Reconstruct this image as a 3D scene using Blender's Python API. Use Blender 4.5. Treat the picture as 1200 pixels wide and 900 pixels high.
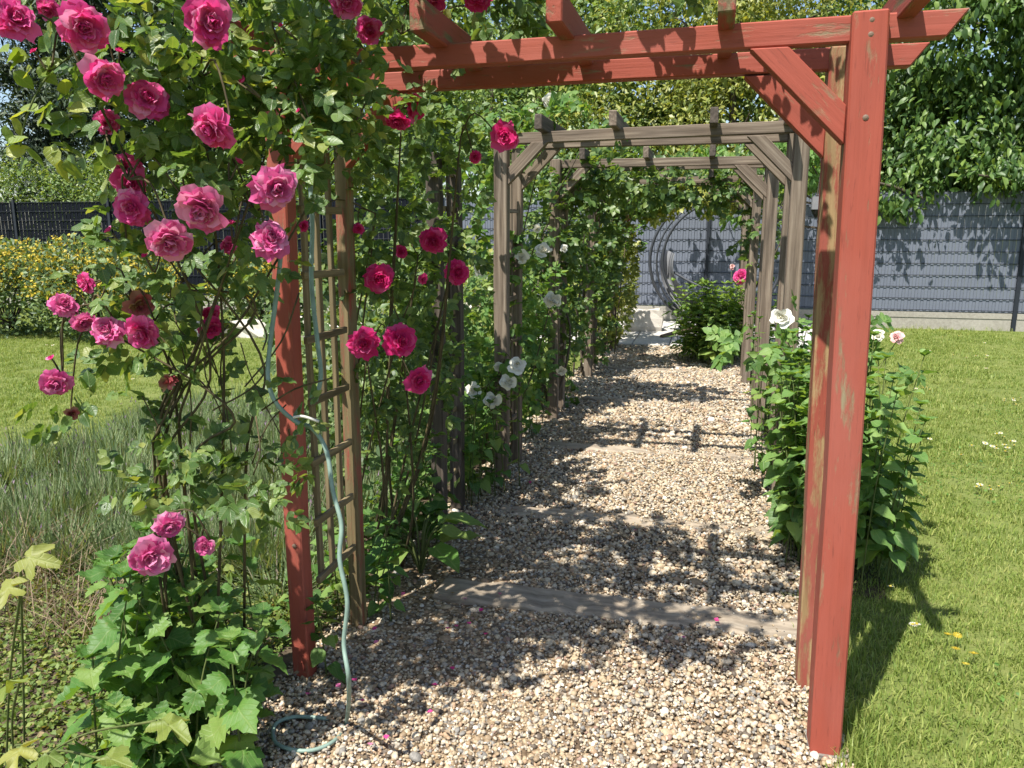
import bpy, bmesh, math, random
import numpy as np
from mathutils import Matrix, Vector

# ---------------------------------------------------------------- clear
for o in list(bpy.data.objects): bpy.data.objects.remove(o)
S = bpy.context.scene
COL = S.collection
RAD = math.radians

# ---------------------------------------------------------------- camera, sky, sun, exposure
TH, AZ, CH, FPX = RAD(11), RAD(14), 1.6, 906.0
cam = bpy.data.cameras.new('camera'); camo = bpy.data.objects.new('camera', cam); COL.objects.link(camo)
cam.sensor_fit = 'HORIZONTAL'; cam.sensor_width = 36; cam.lens = FPX / 1200 * 36
cam.clip_start = 0.05; cam.clip_end = 1000
camo.location = (0, 0, CH); camo.rotation_euler = (math.pi/2 - TH, 0, AZ)
S.camera = camo
SUN_EL, SUN_DX, SUN_DY = RAD(60.5), 0.42, 0.907       # shadows fall towards (+x, +y)
W = bpy.data.worlds.new('World'); S.world = W; W.use_nodes = True
nt = W.node_tree; nt.nodes.clear()
sk = nt.nodes.new('ShaderNodeTexSky'); sk.sky_type = 'NISHITA'; sk.sun_disc = False
sk.sun_elevation = SUN_EL; sk.sun_rotation = math.atan2(-SUN_DX, -SUN_DY)
bg = nt.nodes.new('ShaderNodeBackground'); bg.inputs[1].default_value = 0.10
wo = nt.nodes.new('ShaderNodeOutputWorld')
nt.links.new(sk.outputs[0], bg.inputs[0]); nt.links.new(bg.outputs[0], wo.inputs[0])
sl = bpy.data.lights.new('sun', 'SUN'); sl.energy = 4.9; sl.angle = RAD(0.55); sl.color = (1, 0.955, 0.88)
so = bpy.data.objects.new('sun', sl); COL.objects.link(so); so.location = (-6, -12, 25)
sd = Vector((SUN_DX*math.cos(SUN_EL), SUN_DY*math.cos(SUN_EL), -math.sin(SUN_EL)))
so.rotation_euler = sd.to_track_quat('-Z', 'Y').to_euler()
S.render.engine = 'CYCLES'
S.view_settings.view_transform = 'Standard'; S.view_settings.look = 'None'
S.view_settings.exposure = 0.95; S.view_settings.gamma = 1.0
S.cycles.max_bounces = 7; S.cycles.transparent_max_bounces = 8

# ---------------------------------------------------------------- pixel -> place
cF = np.array([-math.sin(AZ)*math.cos(TH), math.cos(AZ)*math.cos(TH), -math.sin(TH)])
cR = np.array([math.cos(AZ), math.sin(AZ), 0.0]); cU = np.cross(cR, cF); cC = np.array([0, 0, CH])
def ray(x, y): return cF + cR*(x-600)/FPX + cU*(450-y)/FPX
def P(x, y, d): return cC + ray(x, y)*d
def G(x, y, z=0.0):
    r = ray(x, y); return cC + r*((z-CH)/r[2])
def AY(x, y, Y):
    r = ray(x, y); return cC + r*(Y/r[1])
def inview(p, m=60):
    q = p - cC; z = q@cF
    zz = np.where(z > .05, z, .05)
    x = 600+FPX*(q@cR)/zz; y = 450-FPX*(q@cU)/zz
    return (z > .1) & (x > -m) & (x < 1200+m) & (y > -m) & (y < 900+m)

rng = np.random.default_rng(7)
random.seed(7)
def nrm(a): a = np.asarray(a, float); return a/np.maximum(np.linalg.norm(a, axis=-1, keepdims=True), 1e-9)

# ---------------------------------------------------------------- materials
class NB:
    def __init__(s, name):
        s.m = bpy.data.materials.new(name); s.m.use_nodes = True; s.t = s.m.node_tree; s.t.nodes.clear()
        s.out = s.n('ShaderNodeOutputMaterial')
    def n(s, typ, **k):
        x = s.t.nodes.new(typ)
        for a, v in k.items():
            if a.startswith('i_'): x.inputs[int(a[2:]) if a[2:].isdigit() else a[2:].replace('_', ' ')].default_value = v
            else: setattr(x, a, v)
        return x
    def l(s, a, b): s.t.links.new(a, b)
    def ramp(s, src, stops, interp='LINEAR'):
        r = s.n('ShaderNodeValToRGB'); r.color_ramp.interpolation = interp
        e = r.color_ramp.elements
        while len(e) < len(stops): e.new(0.5)
        for el, (p, c) in zip(e, stops): el.position = p; el.color = (*c, 1) if len(c) == 3 else c
        s.l(src, r.inputs[0]); return r.outputs[0]
    def mix(s, f, a, b, typ='MIX'):
        x = s.n('ShaderNodeMix', data_type='RGBA', blend_type=typ)
        for sock, v in ((x.inputs[0], f), (x.inputs[6], a), (x.inputs[7], b)):
            if hasattr(v, 'links') or isinstance(v, bpy.types.NodeSocket): s.l(v, sock)
            elif isinstance(v, (int, float)): sock.default_value = v
            else: sock.default_value = (*v, 1)
        return x.outputs[2]
    def math(s, op, a, b=0.0):
        x = s.n('ShaderNodeMath', operation=op)
        for sock, v in ((x.inputs[0], a), (x.inputs[1], b)):
            if isinstance(v, bpy.types.NodeSocket): s.l(v, sock)
            else: sock.default_value = v
        return x.outputs[0]
    def noise(s, vec, scale, detail=4, rough=.55):
        x = s.n('ShaderNodeTexNoise'); x.inputs['Scale'].default_value = scale; x.inputs['Detail'].default_value = detail
        x.inputs['Roughness'].default_value = rough
        if vec is not None: s.l(vec, x.inputs['Vector'])
        return x.outputs[0]
    def mapping(s, vec, scale=(1, 1, 1), loc=None):
        x = s.n('ShaderNodeMapping'); x.inputs['Scale'].default_value = scale; s.l(vec, x.inputs[0])
        if loc is not None: s.l(loc, x.inputs['Location'])
        return x.outputs[0]
    def bump(s, h, strength=.4, dist=.01):
        b = s.n('ShaderNodeBump'); b.inputs['Strength'].default_value = strength; b.inputs['Distance'].default_value = dist
        s.l(h, b.inputs['Height']); return b.outputs[0]
    def bsdf(s, col, rough=.6, bump=None, spec=.5, **k):
        p = s.n('ShaderNodeBsdfPrincipled')
        if isinstance(col, bpy.types.NodeSocket): s.l(col, p.inputs['Base Color'])
        else: p.inputs['Base Color'].default_value = (*col, 1)
        if isinstance(rough, bpy.types.NodeSocket): s.l(rough, p.inputs['Roughness'])
        else: p.inputs['Roughness'].default_value = rough
        p.inputs['Specular IOR Level'].default_value = spec
        for a, v in k.items(): p.inputs[a.replace('_', ' ')].default_value = v
        if bump is not None: s.l(bump, p.inputs['Normal'])
        return p.outputs[0]
    def done(s, sh): s.l(sh, s.out.inputs[0]); return s.m

def rnd(b):
    """one random number per leaf: per mesh island plus per object"""
    g = b.n('ShaderNodeNewGeometry'); o = b.n('ShaderNodeObjectInfo')
    return b.math('FRACT', b.math('ADD', g.outputs['Random Per Island'], o.outputs['Random']))

def m_leaf(name, stops, trans=.35, rough=.42, spec=.5, tcol=1.5):
    b = NB(name); r = rnd(b)
    c = b.ramp(r, [(p_, tuple(min(v*1.55, .5) for v in q_)) for p_, q_ in stops])
    tc = b.n('ShaderNodeTexCoord')
    n = b.noise(tc.outputs['Object'], 35, 2)
    c = b.mix(.35, c, b.mix(n, (.35, .35, .35), (1.35, 1.35, 1.3)), 'MULTIPLY')
    # veins from each leaf's own coordinates (luv.z marks meshes that carry them)
    at = b.n('ShaderNodeAttribute', attribute_name='luv'); sx = b.n('ShaderNodeSeparateXYZ'); b.l(at.outputs['Vector'], sx.inputs[0])
    ax = b.math('ABSOLUTE', sx.outputs[0]); side = b.math('PINGPONG', b.math('SUBTRACT', sx.outputs[1], b.math('MULTIPLY', ax, .9)), .075)
    v1 = b.ramp(ax, [(0, (1, 1, 1)), (.035, (0, 0, 0))]); v2 = b.ramp(side, [(0, (.6, .6, .6)), (.018, (0, 0, 0))])
    vein = b.math('MULTIPLY', b.math('MAXIMUM', v1, v2), sx.outputs[2])
    blot = b.noise(at.outputs['Vector'], 7, 4, .6)
    c = b.mix(b.math('MULTIPLY', vein, .30), c, (.34, .40, .16))
    c = b.mix(b.math('MULTIPLY', b.math('MULTIPLY', b.ramp(blot, [(.60, (0, 0, 0)), (.72, (1, 1, 1))]), sx.outputs[2]), .35), c, (.22, .20, .06))
    sh = b.bsdf(c, rough, b.bump(b.math('ADD', b.math('MULTIPLY', vein, -1.0), b.math('MULTIPLY', blot, .5)), .35, .004), spec)
    t = b.n('ShaderNodeBsdfTranslucent')
    b.l(b.mix(1.0, c, (tcol*1.25, tcol*1.1, tcol*.4), 'MULTIPLY'), t.inputs[0])
    mx = b.n('ShaderNodeMixShader'); mx.inputs[0].default_value = trans
    b.l(sh, mx.inputs[1]); b.l(t.outputs[0], mx.inputs[2])
    return b.done(mx.outputs[0])

def m_grass():
    b = NB('grass_blade'); r = rnd(b); tc = b.n('ShaderNodeNewGeometry'); n = b.noise(tc.outputs['Position'], .9, 4, .6)
    c = b.ramp(b.math('ADD', b.math('MULTIPLY', r, .55), b.math('MULTIPLY', n, .45)), [(.1, (.10, .17, .034)), (.42, (.205, .275, .06)), (.62, (.275, .325, .085)), (.82, (.37, .37, .13)), (1, (.48, .43, .22))])
    sh = b.bsdf(c, .5, None, .3); t = b.n('ShaderNodeBsdfTranslucent'); b.l(b.mix(1.0, c, (1.4, 1.4, .6), 'MULTIPLY'), t.inputs[0])
    mx = b.n('ShaderNodeMixShader'); mx.inputs[0].default_value = .35; b.l(sh, mx.inputs[1]); b.l(t.outputs[0], mx.inputs[2]); return b.done(mx.outputs[0])
def m_petal(name, stops, trans=.35, rough=.55):
    b = NB(name); r = rnd(b); c = b.ramp(r, stops)
    sh = b.bsdf(c, rough, None, .3)
    t = b.n('ShaderNodeBsdfTranslucent'); b.l(c, t.inputs[0])
    mx = b.n('ShaderNodeMixShader'); mx.inputs[0].default_value = trans
    b.l(sh, mx.inputs[1]); b.l(t.outputs[0], mx.inputs[2])
    return b.done(mx.outputs[0])

def m_wood(name, dark, mid, light, paint=None, wear=.35, moss=.0, rough=.8, gs=(1.6, 55, 55)):
    """weathered timber; grain runs along the object's local x axis; optional worn paint and moss"""
    b = NB(name); tc = b.n('ShaderNodeTexCoord'); oi = b.n('ShaderNodeObjectInfo')
    off = b.n('ShaderNodeCombineXYZ'); k = b.math('MULTIPLY', oi.outputs['Random'], 37.0)
    b.l(k, off.inputs[0]); b.l(k, off.inputs[1])
    g = b.mapping(tc.outputs['Object'], gs, off.outputs[0])
    gr = b.noise(g, 1.0, 6, .65)
    p = b.mapping(tc.outputs['Object'], (2.5, 9, 9), off.outputs[0])
    pn = b.noise(p, 1.0, 4)
    c = b.ramp(gr, [(.28, dark), (.5, mid), (.72, light)])
    c = b.mix(.5, c, b.ramp(pn, [(.3, (.55, .55, .55)), (.7, (1.25, 1.2, 1.15))]), 'MULTIPLY')
    h = gr
    if paint:
        q = b.noise(b.mapping(tc.outputs['Object'], (5, 30, 30), off.outputs[0]), 1.0, 8, .7)
        f = b.math('ADD', b.math('MULTIPLY', q, .7), b.math('MULTIPLY', pn, .3))
        mk = b.ramp(f, [(max(wear-.05, 0), (0, 0, 0)), (wear+.03, (1, 1, 1))])
        pc = b.mix(pn, tuple(x*.78 for x in paint), tuple(min(x*1.12, 1) for x in paint))
        pc = b.mix(.35, pc, b.ramp(gr, [(.35, (.72, .72, .72)), (.55, (1, 1, 1))]), 'MULTIPLY')
        fl = b.noise(b.mapping(tc.outputs['Object'], (14, 160, 160), off.outputs[0]), 1.0, 3, .6)
        pc = b.mix(b.ramp(fl, [(.60, (0, 0, 0)), (.70, (.55, .55, .55))]), pc, tuple(x*.45 for x in paint))
        gm = b.noise(b.mapping(tc.outputs['Object'], (1.1, 3, 3), off.outputs[0]), 1.0, 5, .6)
        pc = b.mix(b.ramp(gm, [(.45, (0, 0, 0)), (.75, (.45, .45, .45))]), pc, tuple(min(1, x*.9+.06) for x in paint))
        c = b.mix(mk, c, pc); h = b.math('ADD', gr, b.math('MULTIPLY', mk, .6))
    if moss > 0:
        mm = b.noise(b.mapping(tc.outputs['Object'], (6, 14, 14), off.outputs[0]), 1.0, 7, .7)
        c = b.mix(b.ramp(mm, [(1-moss-.08, (0, 0, 0)), (1-moss+.1, (.8, .8, .8))]), c, (.13, .12, .045))
    return b.done(b.bsdf(c, rough, b.bump(h, .45, .004), .3))

M = {}
RED = (.305, .066, .042)
M['red'] = m_wood('red_paint', (.10, .075, .05), (.22, .17, .10), (.33, .27, .17), RED, .42, .10, .62)
M['red_worn'] = m_wood('red_paint_worn', (.16, .10, .045), (.30, .20, .10), (.38, .27, .14), (.28, .065, .042), .51, .1, .7)
M['red_moss'] = m_wood('red_paint_mossy', (.10, .075, .04), (.17, .13, .07), (.26, .21, .12), (.29, .065, .048), .47, .25, .75)
M['tan_red'] = m_wood('tan_wood_with_red_traces', (.09, .065, .03), (.17, .13, .065), (.26, .205, .11), (.26, .06, .04), .57, .3, .75)
M['grey'] = m_wood('grey_wood', (.055, .04, .028), (.155, .12, .09), (.29, .24, .185), None, 0, .28)
M['dark'] = m_wood('dark_wood', (.035, .028, .022), (.075, .06, .048), (.14, .115, .095), None, 0, .1)
M['tan'] = m_wood('tan_wood', (.085, .065, .034), (.18, .14, .075), (.29, .235, .135), None, 0, .30)
M['sleeper'] = m_wood('sleeper_wood', (.14, .11, .08), (.30, .25, .19), (.44, .38, .30), None, 0, .24, .9, (4, 22, 22))
M['rose_leaf'] = m_leaf('rose_leaf', [(0, (.032, .065, .016)), (.45, (.06, .115, .026)), (.8, (.10, .155, .04)), (1, (.17, .19, .05))], .38, .40, .5)
M['rose_leaf_dark'] = m_leaf('rose_leaf_dark', [(0, (.03, .06, .016)), (.6, (.06, .11, .027)), (1, (.12, .165, .04))], .4, .45)
M['lush'] = m_leaf('lush_leaf', [(0, (.035, .085, .02)), (.6, (.07, .15, .03)), (1, (.14, .2, .05))], .38, .5, .35)
M['mint'] = m_leaf('mint_leaf', [(0, (.045, .10, .025)), (.6, (.085, .165, .04)), (1, (.15, .23, .07))], .38, .5, .4)
M['peony'] = m_leaf('peony_leaf', [(0, (.06, .12, .025)), (.6, (.11, .19, .04)), (1, (.18, .25, .07))], .4, .5, .4)
M['lime'] = m_leaf('lime_leaf', [(0, (.08, .13, .02)), (.6, (.13, .18, .03)), (1, (.19, .21, .04))], .4, .45)
M['autumn'] = m_leaf('autumn_leaf', [(0, (.07, .11, .022)), (.6, (.11, .145, .028)), (1, (.16, .165, .035))], .3, .55)
M['tree_dark'] = m_leaf('tree_dark_leaf', [(0, (.022, .05, .013)), (.55, (.05, .10, .022)), (1, (.13, .19, .045))], .36, .45, .4)
M['tree_olive'] = m_leaf('tree_olive_leaf', [(0, (.06, .085, .018)), (.5, (.13, .16, .032)), (1, (.24, .24, .06))], .35, .45)
M['tree_mid'] = m_leaf('tree_mid_leaf', [(0, (.04, .075, .018)), (.5, (.085, .14, .03)), (1, (.16, .2, .05))], .35, .45)
M['needle'] = m_leaf('needle_leaf', [(0, (.012, .022, .012)), (.6, (.025, .045, .02)), (1, (.05, .07, .03))], .15, .6)
M['shrub'] = m_leaf('shrub_leaf', [(0, (.035, .065, .025)), (.6, (.075, .12, .04)), (1, (.13, .17, .06))], .3, .5)
M['yellow'] = m_petal('yellow_flower', [(0, (.42, .30, .02)), (.6, (.55, .43, .04)), (1, (.6, .5, .1))])
M['lav'] = m_leaf('lavender_leaf', [(0, (.045, .075, .032)), (.6, (.105, .15, .062)), (.9, (.165, .20, .105)), (1, (.16, .12, .11))], .25, .6, .3)
M['dry'] = m_leaf('dry_plant', [(0, (.06, .045, .03)), (.6, (.16, .12, .08)), (1, (.26, .2, .14))], .2, .8, .2)
M['grass'] = m_grass()
M['moss'] = m_leaf('ground_cover', [(0, (.05, .085, .015)), (.6, (.10, .145, .028)), (.9, (.17, .19, .05)), (1, (.18, .13, .07))], .3, .6)
M['pink'] = m_petal('pink_petal', [(0, (.70, .05, .25)), (.5, (.78, .10, .35)), (.85, (.82, .19, .44)), (1, (.85, .34, .54))], .48)
M['pale'] = m_petal('pale_pink_petal', [(0, (.60, .07, .26)), (.5, (.72, .15, .37)), (1, (.82, .36, .54))], .42)
M['deep'] = m_petal('deep_pink_petal', [(0, (.68, .024, .20)), (.6, (.76, .05, .26)), (1, (.80, .13, .36))], .5)
M['white'] = m_petal('white_petal', [(0, (.70, .68, .58)), (.7, (.82, .81, .74)), (1, (.86, .8, .6))], .25)
M['blush'] = m_petal('blush_petal', [(0, (.72, .35, .35)), (1, (.82, .6, .55))], .25)
M['wither'] = m_petal('withered_petal', [(0, (.30, .05, .06)), (.6, (.45, .12, .14)), (1, (.4, .25, .12))], .2)

def m_bark(name, a, c_):
    b = NB(name); tc = b.n('ShaderNodeTexCoord')
    n = b.noise(b.mapping(tc.outputs['Object'], (30, 30, 8)), 1.0, 6, .65)
    return b.done(b.bsdf(b.ramp(n, [(.3, a), (.7, c_)]), .85, b.bump(n, .5, .01), .2))
M['bark'] = m_bark('bark', (.035, .027, .02), (.13, .105, .08))
M['cane'] = m_bark('rose_cane', (.035, .03, .018), (.13, .10, .05))
M['stem'] = m_bark('green_stem', (.05, .075, .02), (.13, .15, .05))

def m_gravel():
    b = NB('pebble'); oi = b.n('ShaderNodeObjectInfo'); r = oi.outputs['Random']
    c = b.ramp(r, [(0, (.10, .08, .062)), (.08, (.25, .185, .12)), (.19, (.35, .275, .185)), (.34, (.42, .355, .265)), (.51, (.32, .285, .24)),
                   (.61, (.20, .19, .178)), (.70, (.32, .225, .15)), (.78, (.46, .40, .315)), (.91, (.54, .50, .44)), (.97, (.25, .165, .13))], 'CONSTANT')
    tc = b.n('ShaderNodeTexCoord')
    n = b.noise(tc.outputs['Object'], 1.6, 5, .6)
    c = b.mix(.6, c, b.ramp(n, [(.3, (.6, .58, .52)), (.7, (1.55, 1.50, 1.36))]), 'MULTIPLY')
    return b.done(b.bsdf(c, .6, b.bump(n, .2, .05), .35))
M['pebble'] = m_gravel()
def m_soilpath():
    b = NB('path_bed'); tc = b.n('ShaderNodeTexCoord')
    v = b.n('ShaderNodeTexVoronoi'); v.inputs['Scale'].default_value = 55; b.l(tc.outputs['Object'], v.inputs['Vector'])
    sp = b.n('ShaderNodeSeparateColor'); b.l(v.outputs['Color'], sp.inputs[0])
    c = b.ramp(sp.outputs[0], [(0, (.10, .07, .045)), (.4, (.28, .2, .12)), (.7, (.36, .27, .17)), (1, (.2, .17, .14))])
    c = b.mix(1, c, b.ramp(v.outputs['Distance'], [(.2, (1, 1, 1)), (.75, (.45, .42, .4))]), 'MULTIPLY')
    return b.done(b.bsdf(c, .85, b.bump(v.outputs['Distance'], -.6, .01), .2))
M['bed'] = m_soilpath()
def m_ground(name, stops, sc=14, bd=.02):
    b = NB(name); tc = b.n('ShaderNodeTexCoord')
    n = b.noise(tc.outputs['Object'], sc, 8, .7); n2 = b.noise(tc.outputs['Object'], sc*.09, 3)
    f = b.math('ADD', b.math('MULTIPLY', n, .7), b.math('MULTIPLY', n2, .3))
    return b.done(b.bsdf(b.ramp(f, stops), .9, b.bump(n, .6, bd), .2))
M['lawn'] = m_ground('lawn_ground', [(.3, (.06, .085, .02)), (.5, (.13, .16, .04)), (.7, (.2, .2, .07))], 22)
M['soil'] = m_ground('soil', [(.3, (.035, .026, .018)), (.5, (.08, .06, .04)), (.7, (.15, .115, .08))], 18)
M['concrete'] = m_ground('concrete', [(.3, (.22, .20, .17)), (.55, (.33, .31, .265)), (.75, (.40, .375, .33))], 25, .004)
M['footing'] = m_ground('old_concrete', [(.3, (.12, .11, .095)), (.55, (.2, .185, .165)), (.75, (.27, .25, .22))], 25, .004)
M['slab'] = m_ground('patio_slab', [(.3, (.38, .36, .33)), (.55, (.5, .48, .44)), (.75, (.6, .57, .53))], 12, .004)
M['stone'] = m_ground('pale_stone', [(.3, (.36, .32, .28)), (.55, (.55, .51, .45)), (.75, (.66, .62, .56))], 8, .01)
def m_simple(name, col, rough=.5, metal=0.0, sc=20, var=.25, spec=.45):
    b = NB(name); tc = b.n('ShaderNodeTexCoord'); n = b.noise(tc.outputs['Object'], sc, 5)
    c = b.mix(n, tuple(x*(1-var) for x in col), tuple(min(1, x*(1+var)) for x in col))
    return b.done(b.bsdf(c, rough, b.bump(n, .1, .002), spec, Metallic=metal))
M['strip'] = m_simple('fence_strip', (.145, .162, .20), .85, 0, 3, .12, .1)
M['strip_dark'] = m_simple('fence_strip_dark', (.010, .012, .017), .9, 0, 3, .2, .05)  # near-black strip colour, set to how dark the left stretch looks
M['rod'] = m_simple('fence_rod', (.022, .026, .034), .6, 0, 20, .25, .2)
M['steel'] = m_simple('grey_steel', (.06, .065, .075), .6, 0, 20, .25, .2)
M['mesh'] = m_simple('swing_fabric', (.24, .245, .26), .7, 0, 60)
M['hose'] = m_simple('garden_hose', (.19, .27, .225), .55, 0, 25, .5)
M['cord'] = m_simple('pale_cord', (.55, .53, .47), .7)
M['lampgrey'] = m_simple('lantern_grey', (.20, .20, .21), .5)
M['black'] = m_simple('black_plastic', (.02, .02, .02), .4)
M['rust'] = m_simple('rusty_bar', (.15, .10, .07), .7)
M['sepal'] = m_simple('sepal', (.08, .13, .035), .6)

# ---------------------------------------------------------------- mesh helpers
def npmesh(name, V, F, mat=None, smooth=False):
    """V (n,3), F list of int arrays (m,3) or (m,4)"""
    me = bpy.data.meshes.new(name)
    V = np.asarray(V, np.float32)
    Fs = [np.asarray(f, np.int32) for f in (F if isinstance(F, list) else [F]) if len(f)]
    me.vertices.add(len(V)); me.vertices.foreach_set('co', V.ravel())
    nl = sum(f.size for f in Fs); npol = sum(len(f) for f in Fs)
    me.loops.add(nl); me.polygons.add(npol)
    me.loops.foreach_set('vertex_index', np.concatenate([f.ravel() for f in Fs]))
    st = []; c = 0
    for f in Fs:
        st.append(c + np.arange(len(f))*f.shape[1]); c += f.size
    me.polygons.foreach_set('loop_start', np.concatenate(st).astype(np.int32))
    me.polygons.foreach_set('use_smooth', np.full(npol, bool(smooth)))
    me.update(calc_edges=True)
    if mat: me.materials.append(mat)
    return me

def tag(o, label=None, cat=None, group=None, kind=None):
    for k, v in (('label', label), ('category', cat), ('group', group), ('kind', kind)):
        if v: o[k] = v
    return o
def thing(name, label, cat, loc, group=None):
    o = bpy.data.objects.new(name, None); o.empty_display_size = .1; COL.objects.link(o); o.location = loc
    return tag(o, label, cat, group)
def link(name, me, parent=None, mw=None, label=None, kind=None):
    """link a mesh object; mesh data in world space (mw None) or local with world matrix mw"""
    o = bpy.data.objects.new(name, me); COL.objects.link(o)
    mw = mw if mw is not None else Matrix.Identity(4)
    if parent is not None:
        o.parent = parent
        pm = Matrix.Identity(4); q = parent
        chain = []
        while q is not None: chain.append(q.matrix_basis.copy()); q = q.parent
        for c in reversed(chain): pm = pm @ c
        o.matrix_basis = pm.inverted() @ mw
    else: o.matrix_basis = mw
    return tag(o, label, None, None, kind)

class MB:
    """collects simple shapes into one mesh"""
    def __init__(s): s.V = []; s.F3 = []; s.F4 = []; s.n = 0
    def add(s, V, F3=(), F4=()):
        V = np.asarray(V, float)
        if len(F3): s.F3.append(np.asarray(F3)+s.n)
        if len(F4): s.F4.append(np.asarray(F4)+s.n)
        s.V.append(V); s.n += len(V)
    def tube(s, pts, rad, n=6, cap=True):
        pts = np.asarray(pts, float); k = len(pts)
        rad = np.full(k, rad) if np.isscalar(rad) else np.asarray(rad, float)
        t = nrm(np.gradient(pts, axis=0)); ref = np.array([0, 0, 1.0])
        if abs(t[0] @ ref) > .9: ref = np.array([1.0, 0, 0])
        a = nrm(np.cross(t[0], ref)); rings = []
        for i in range(k):
            a = nrm(a - t[i]*(a@t[i])); b = np.cross(t[i], a)
            ang = np.arange(n)*2*math.pi/n
            rings.append(pts[i]+rad[i]*(np.cos(ang)[:, None]*a+np.sin(ang)[:, None]*b))
        V = np.concatenate(rings)
        i = np.arange(k-1)[:, None]*n; j = np.arange(n)[None]; j2 = (j+1) % n
        F = np.stack([i+j, i+j2, i+n+j2, i+n+j], -1).reshape(-1, 4)
        f3 = []
        if cap:
            V = np.concatenate([V, pts[:1], pts[-1:]])
            c0, c1 = k*n, k*n+1
            for q in range(n):
                f3 += [(c0, (q+1) % n, q), (c1, (k-1)*n+q, (k-1)*n+(q+1) % n)]
        s.add(V, f3, F)
    def box(s, c, h):
        c = np.asarray(c, float); h = np.asarray(h, float)
        V = np.array([[x, y, z] for x in (-1, 1) for y in (-1, 1) for z in (-1, 1)])*h + c
        s.add(V, (), [(0, 1, 3, 2), (4, 6, 7, 5), (0, 4, 5, 1), (2, 3, 7, 6), (0, 2, 6, 4), (1, 5, 7, 3)])
    def mesh(s, name, mat, smooth=False):
        V = np.concatenate(s.V)
        F = []
        if s.F3: F.append(np.concatenate(s.F3))
        if s.F4: F.append(np.concatenate(s.F4))
        return npmesh(name, V, F, mat, smooth)
    def build(s, name, mat, parent=None, smooth=False, kind=None, label=None):
        return link(name, s.mesh(name, mat, smooth), parent, None, label, kind)

def curve(pts, n=24):
    """smooth path through points (Catmull-Rom)"""
    p = np.asarray(pts, float); p = np.concatenate([2*p[:1]-p[1:2], p, 2*p[-1:]-p[-2:-1]]); out = []
    seg = len(p)-3; m = max(2, n//seg)
    for i in range(seg):
        a, b, c, d = p[i:i+4]
        t = np.linspace(0, 1, m, endpoint=False)[:, None]
        out.append(.5*((2*b)+(c-a)*t+(2*a-5*b+4*c-d)*t**2+(3*b-a-3*c+d)*t**3))
    out.append(p[-2:-1]); return np.concatenate(out)

def timber(parent, name, p0, p1, w, h, mat, up=(0, 0, 1), cut0=0.0, cut1=0.0, bev=.004, warp=.002, label=None, seg=.3, jit=.0006):
    """a bevelled, slightly warped board from p0 to p1 (local x along its length); cuts slant the ends"""
    p0 = Vector(p0); p1 = Vector(p1); L = (p1-p0).length; x = (p1-p0)/L
    u = Vector(up); y = u.cross(x).normalized(); z = x.cross(y)
    k = max(2, int(L/seg)+1)
    r = np.random.default_rng(int((p0.x*131+p0.y*717+p0.z*91+p1.z*53)*100) % 99991)
    bm = bmesh.new(); rings = []
    wy = np.cumsum(r.normal(0, warp, k)); wz = np.cumsum(r.normal(0, warp, k)); wy -= wy.mean(); wz -= wz.mean()
    for i in range(k):
        t = i/(k-1)*L; rg = []
        for sy, sz in ((-1, -1), (1, -1), (1, 1), (-1, 1)):
            xx = t
            if i == 0: xx += cut0*(sz*.5+.5)
            if i == k-1: xx -= cut1*(.5-sz*.5)
            rg.append(bm.verts.new((xx, sy*w/2+wy[i]+r.normal(0, jit), sz*h/2+wz[i]+r.normal(0, jit))))
        rings.append(rg)
    for a, b in zip(rings[:-1], rings[1:]):
        for q in range(4): bm.faces.new((a[q], b[q], b[(q+1) % 4], a[(q+1) % 4]))
    bm.faces.new(rings[0]); bm.faces.new(list(reversed(rings[-1])))
    bmesh.ops.recalc_face_normals(bm, faces=bm.faces)
    ed = [e for e in bm.edges if e.calc_face_angle(0) > .5]
    bmesh.ops.bevel(bm, geom=ed, offset=bev, segments=1, affect='EDGES', profile=.5)
    me = bpy.data.meshes.new(name); bm.to_mesh(me); bm.free(); me.materials.append(mat)
    mw = Matrix((x, y, z)).transposed().to_4x4(); mw.translation = p0
    return link(name, me, parent, mw, label)

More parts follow.
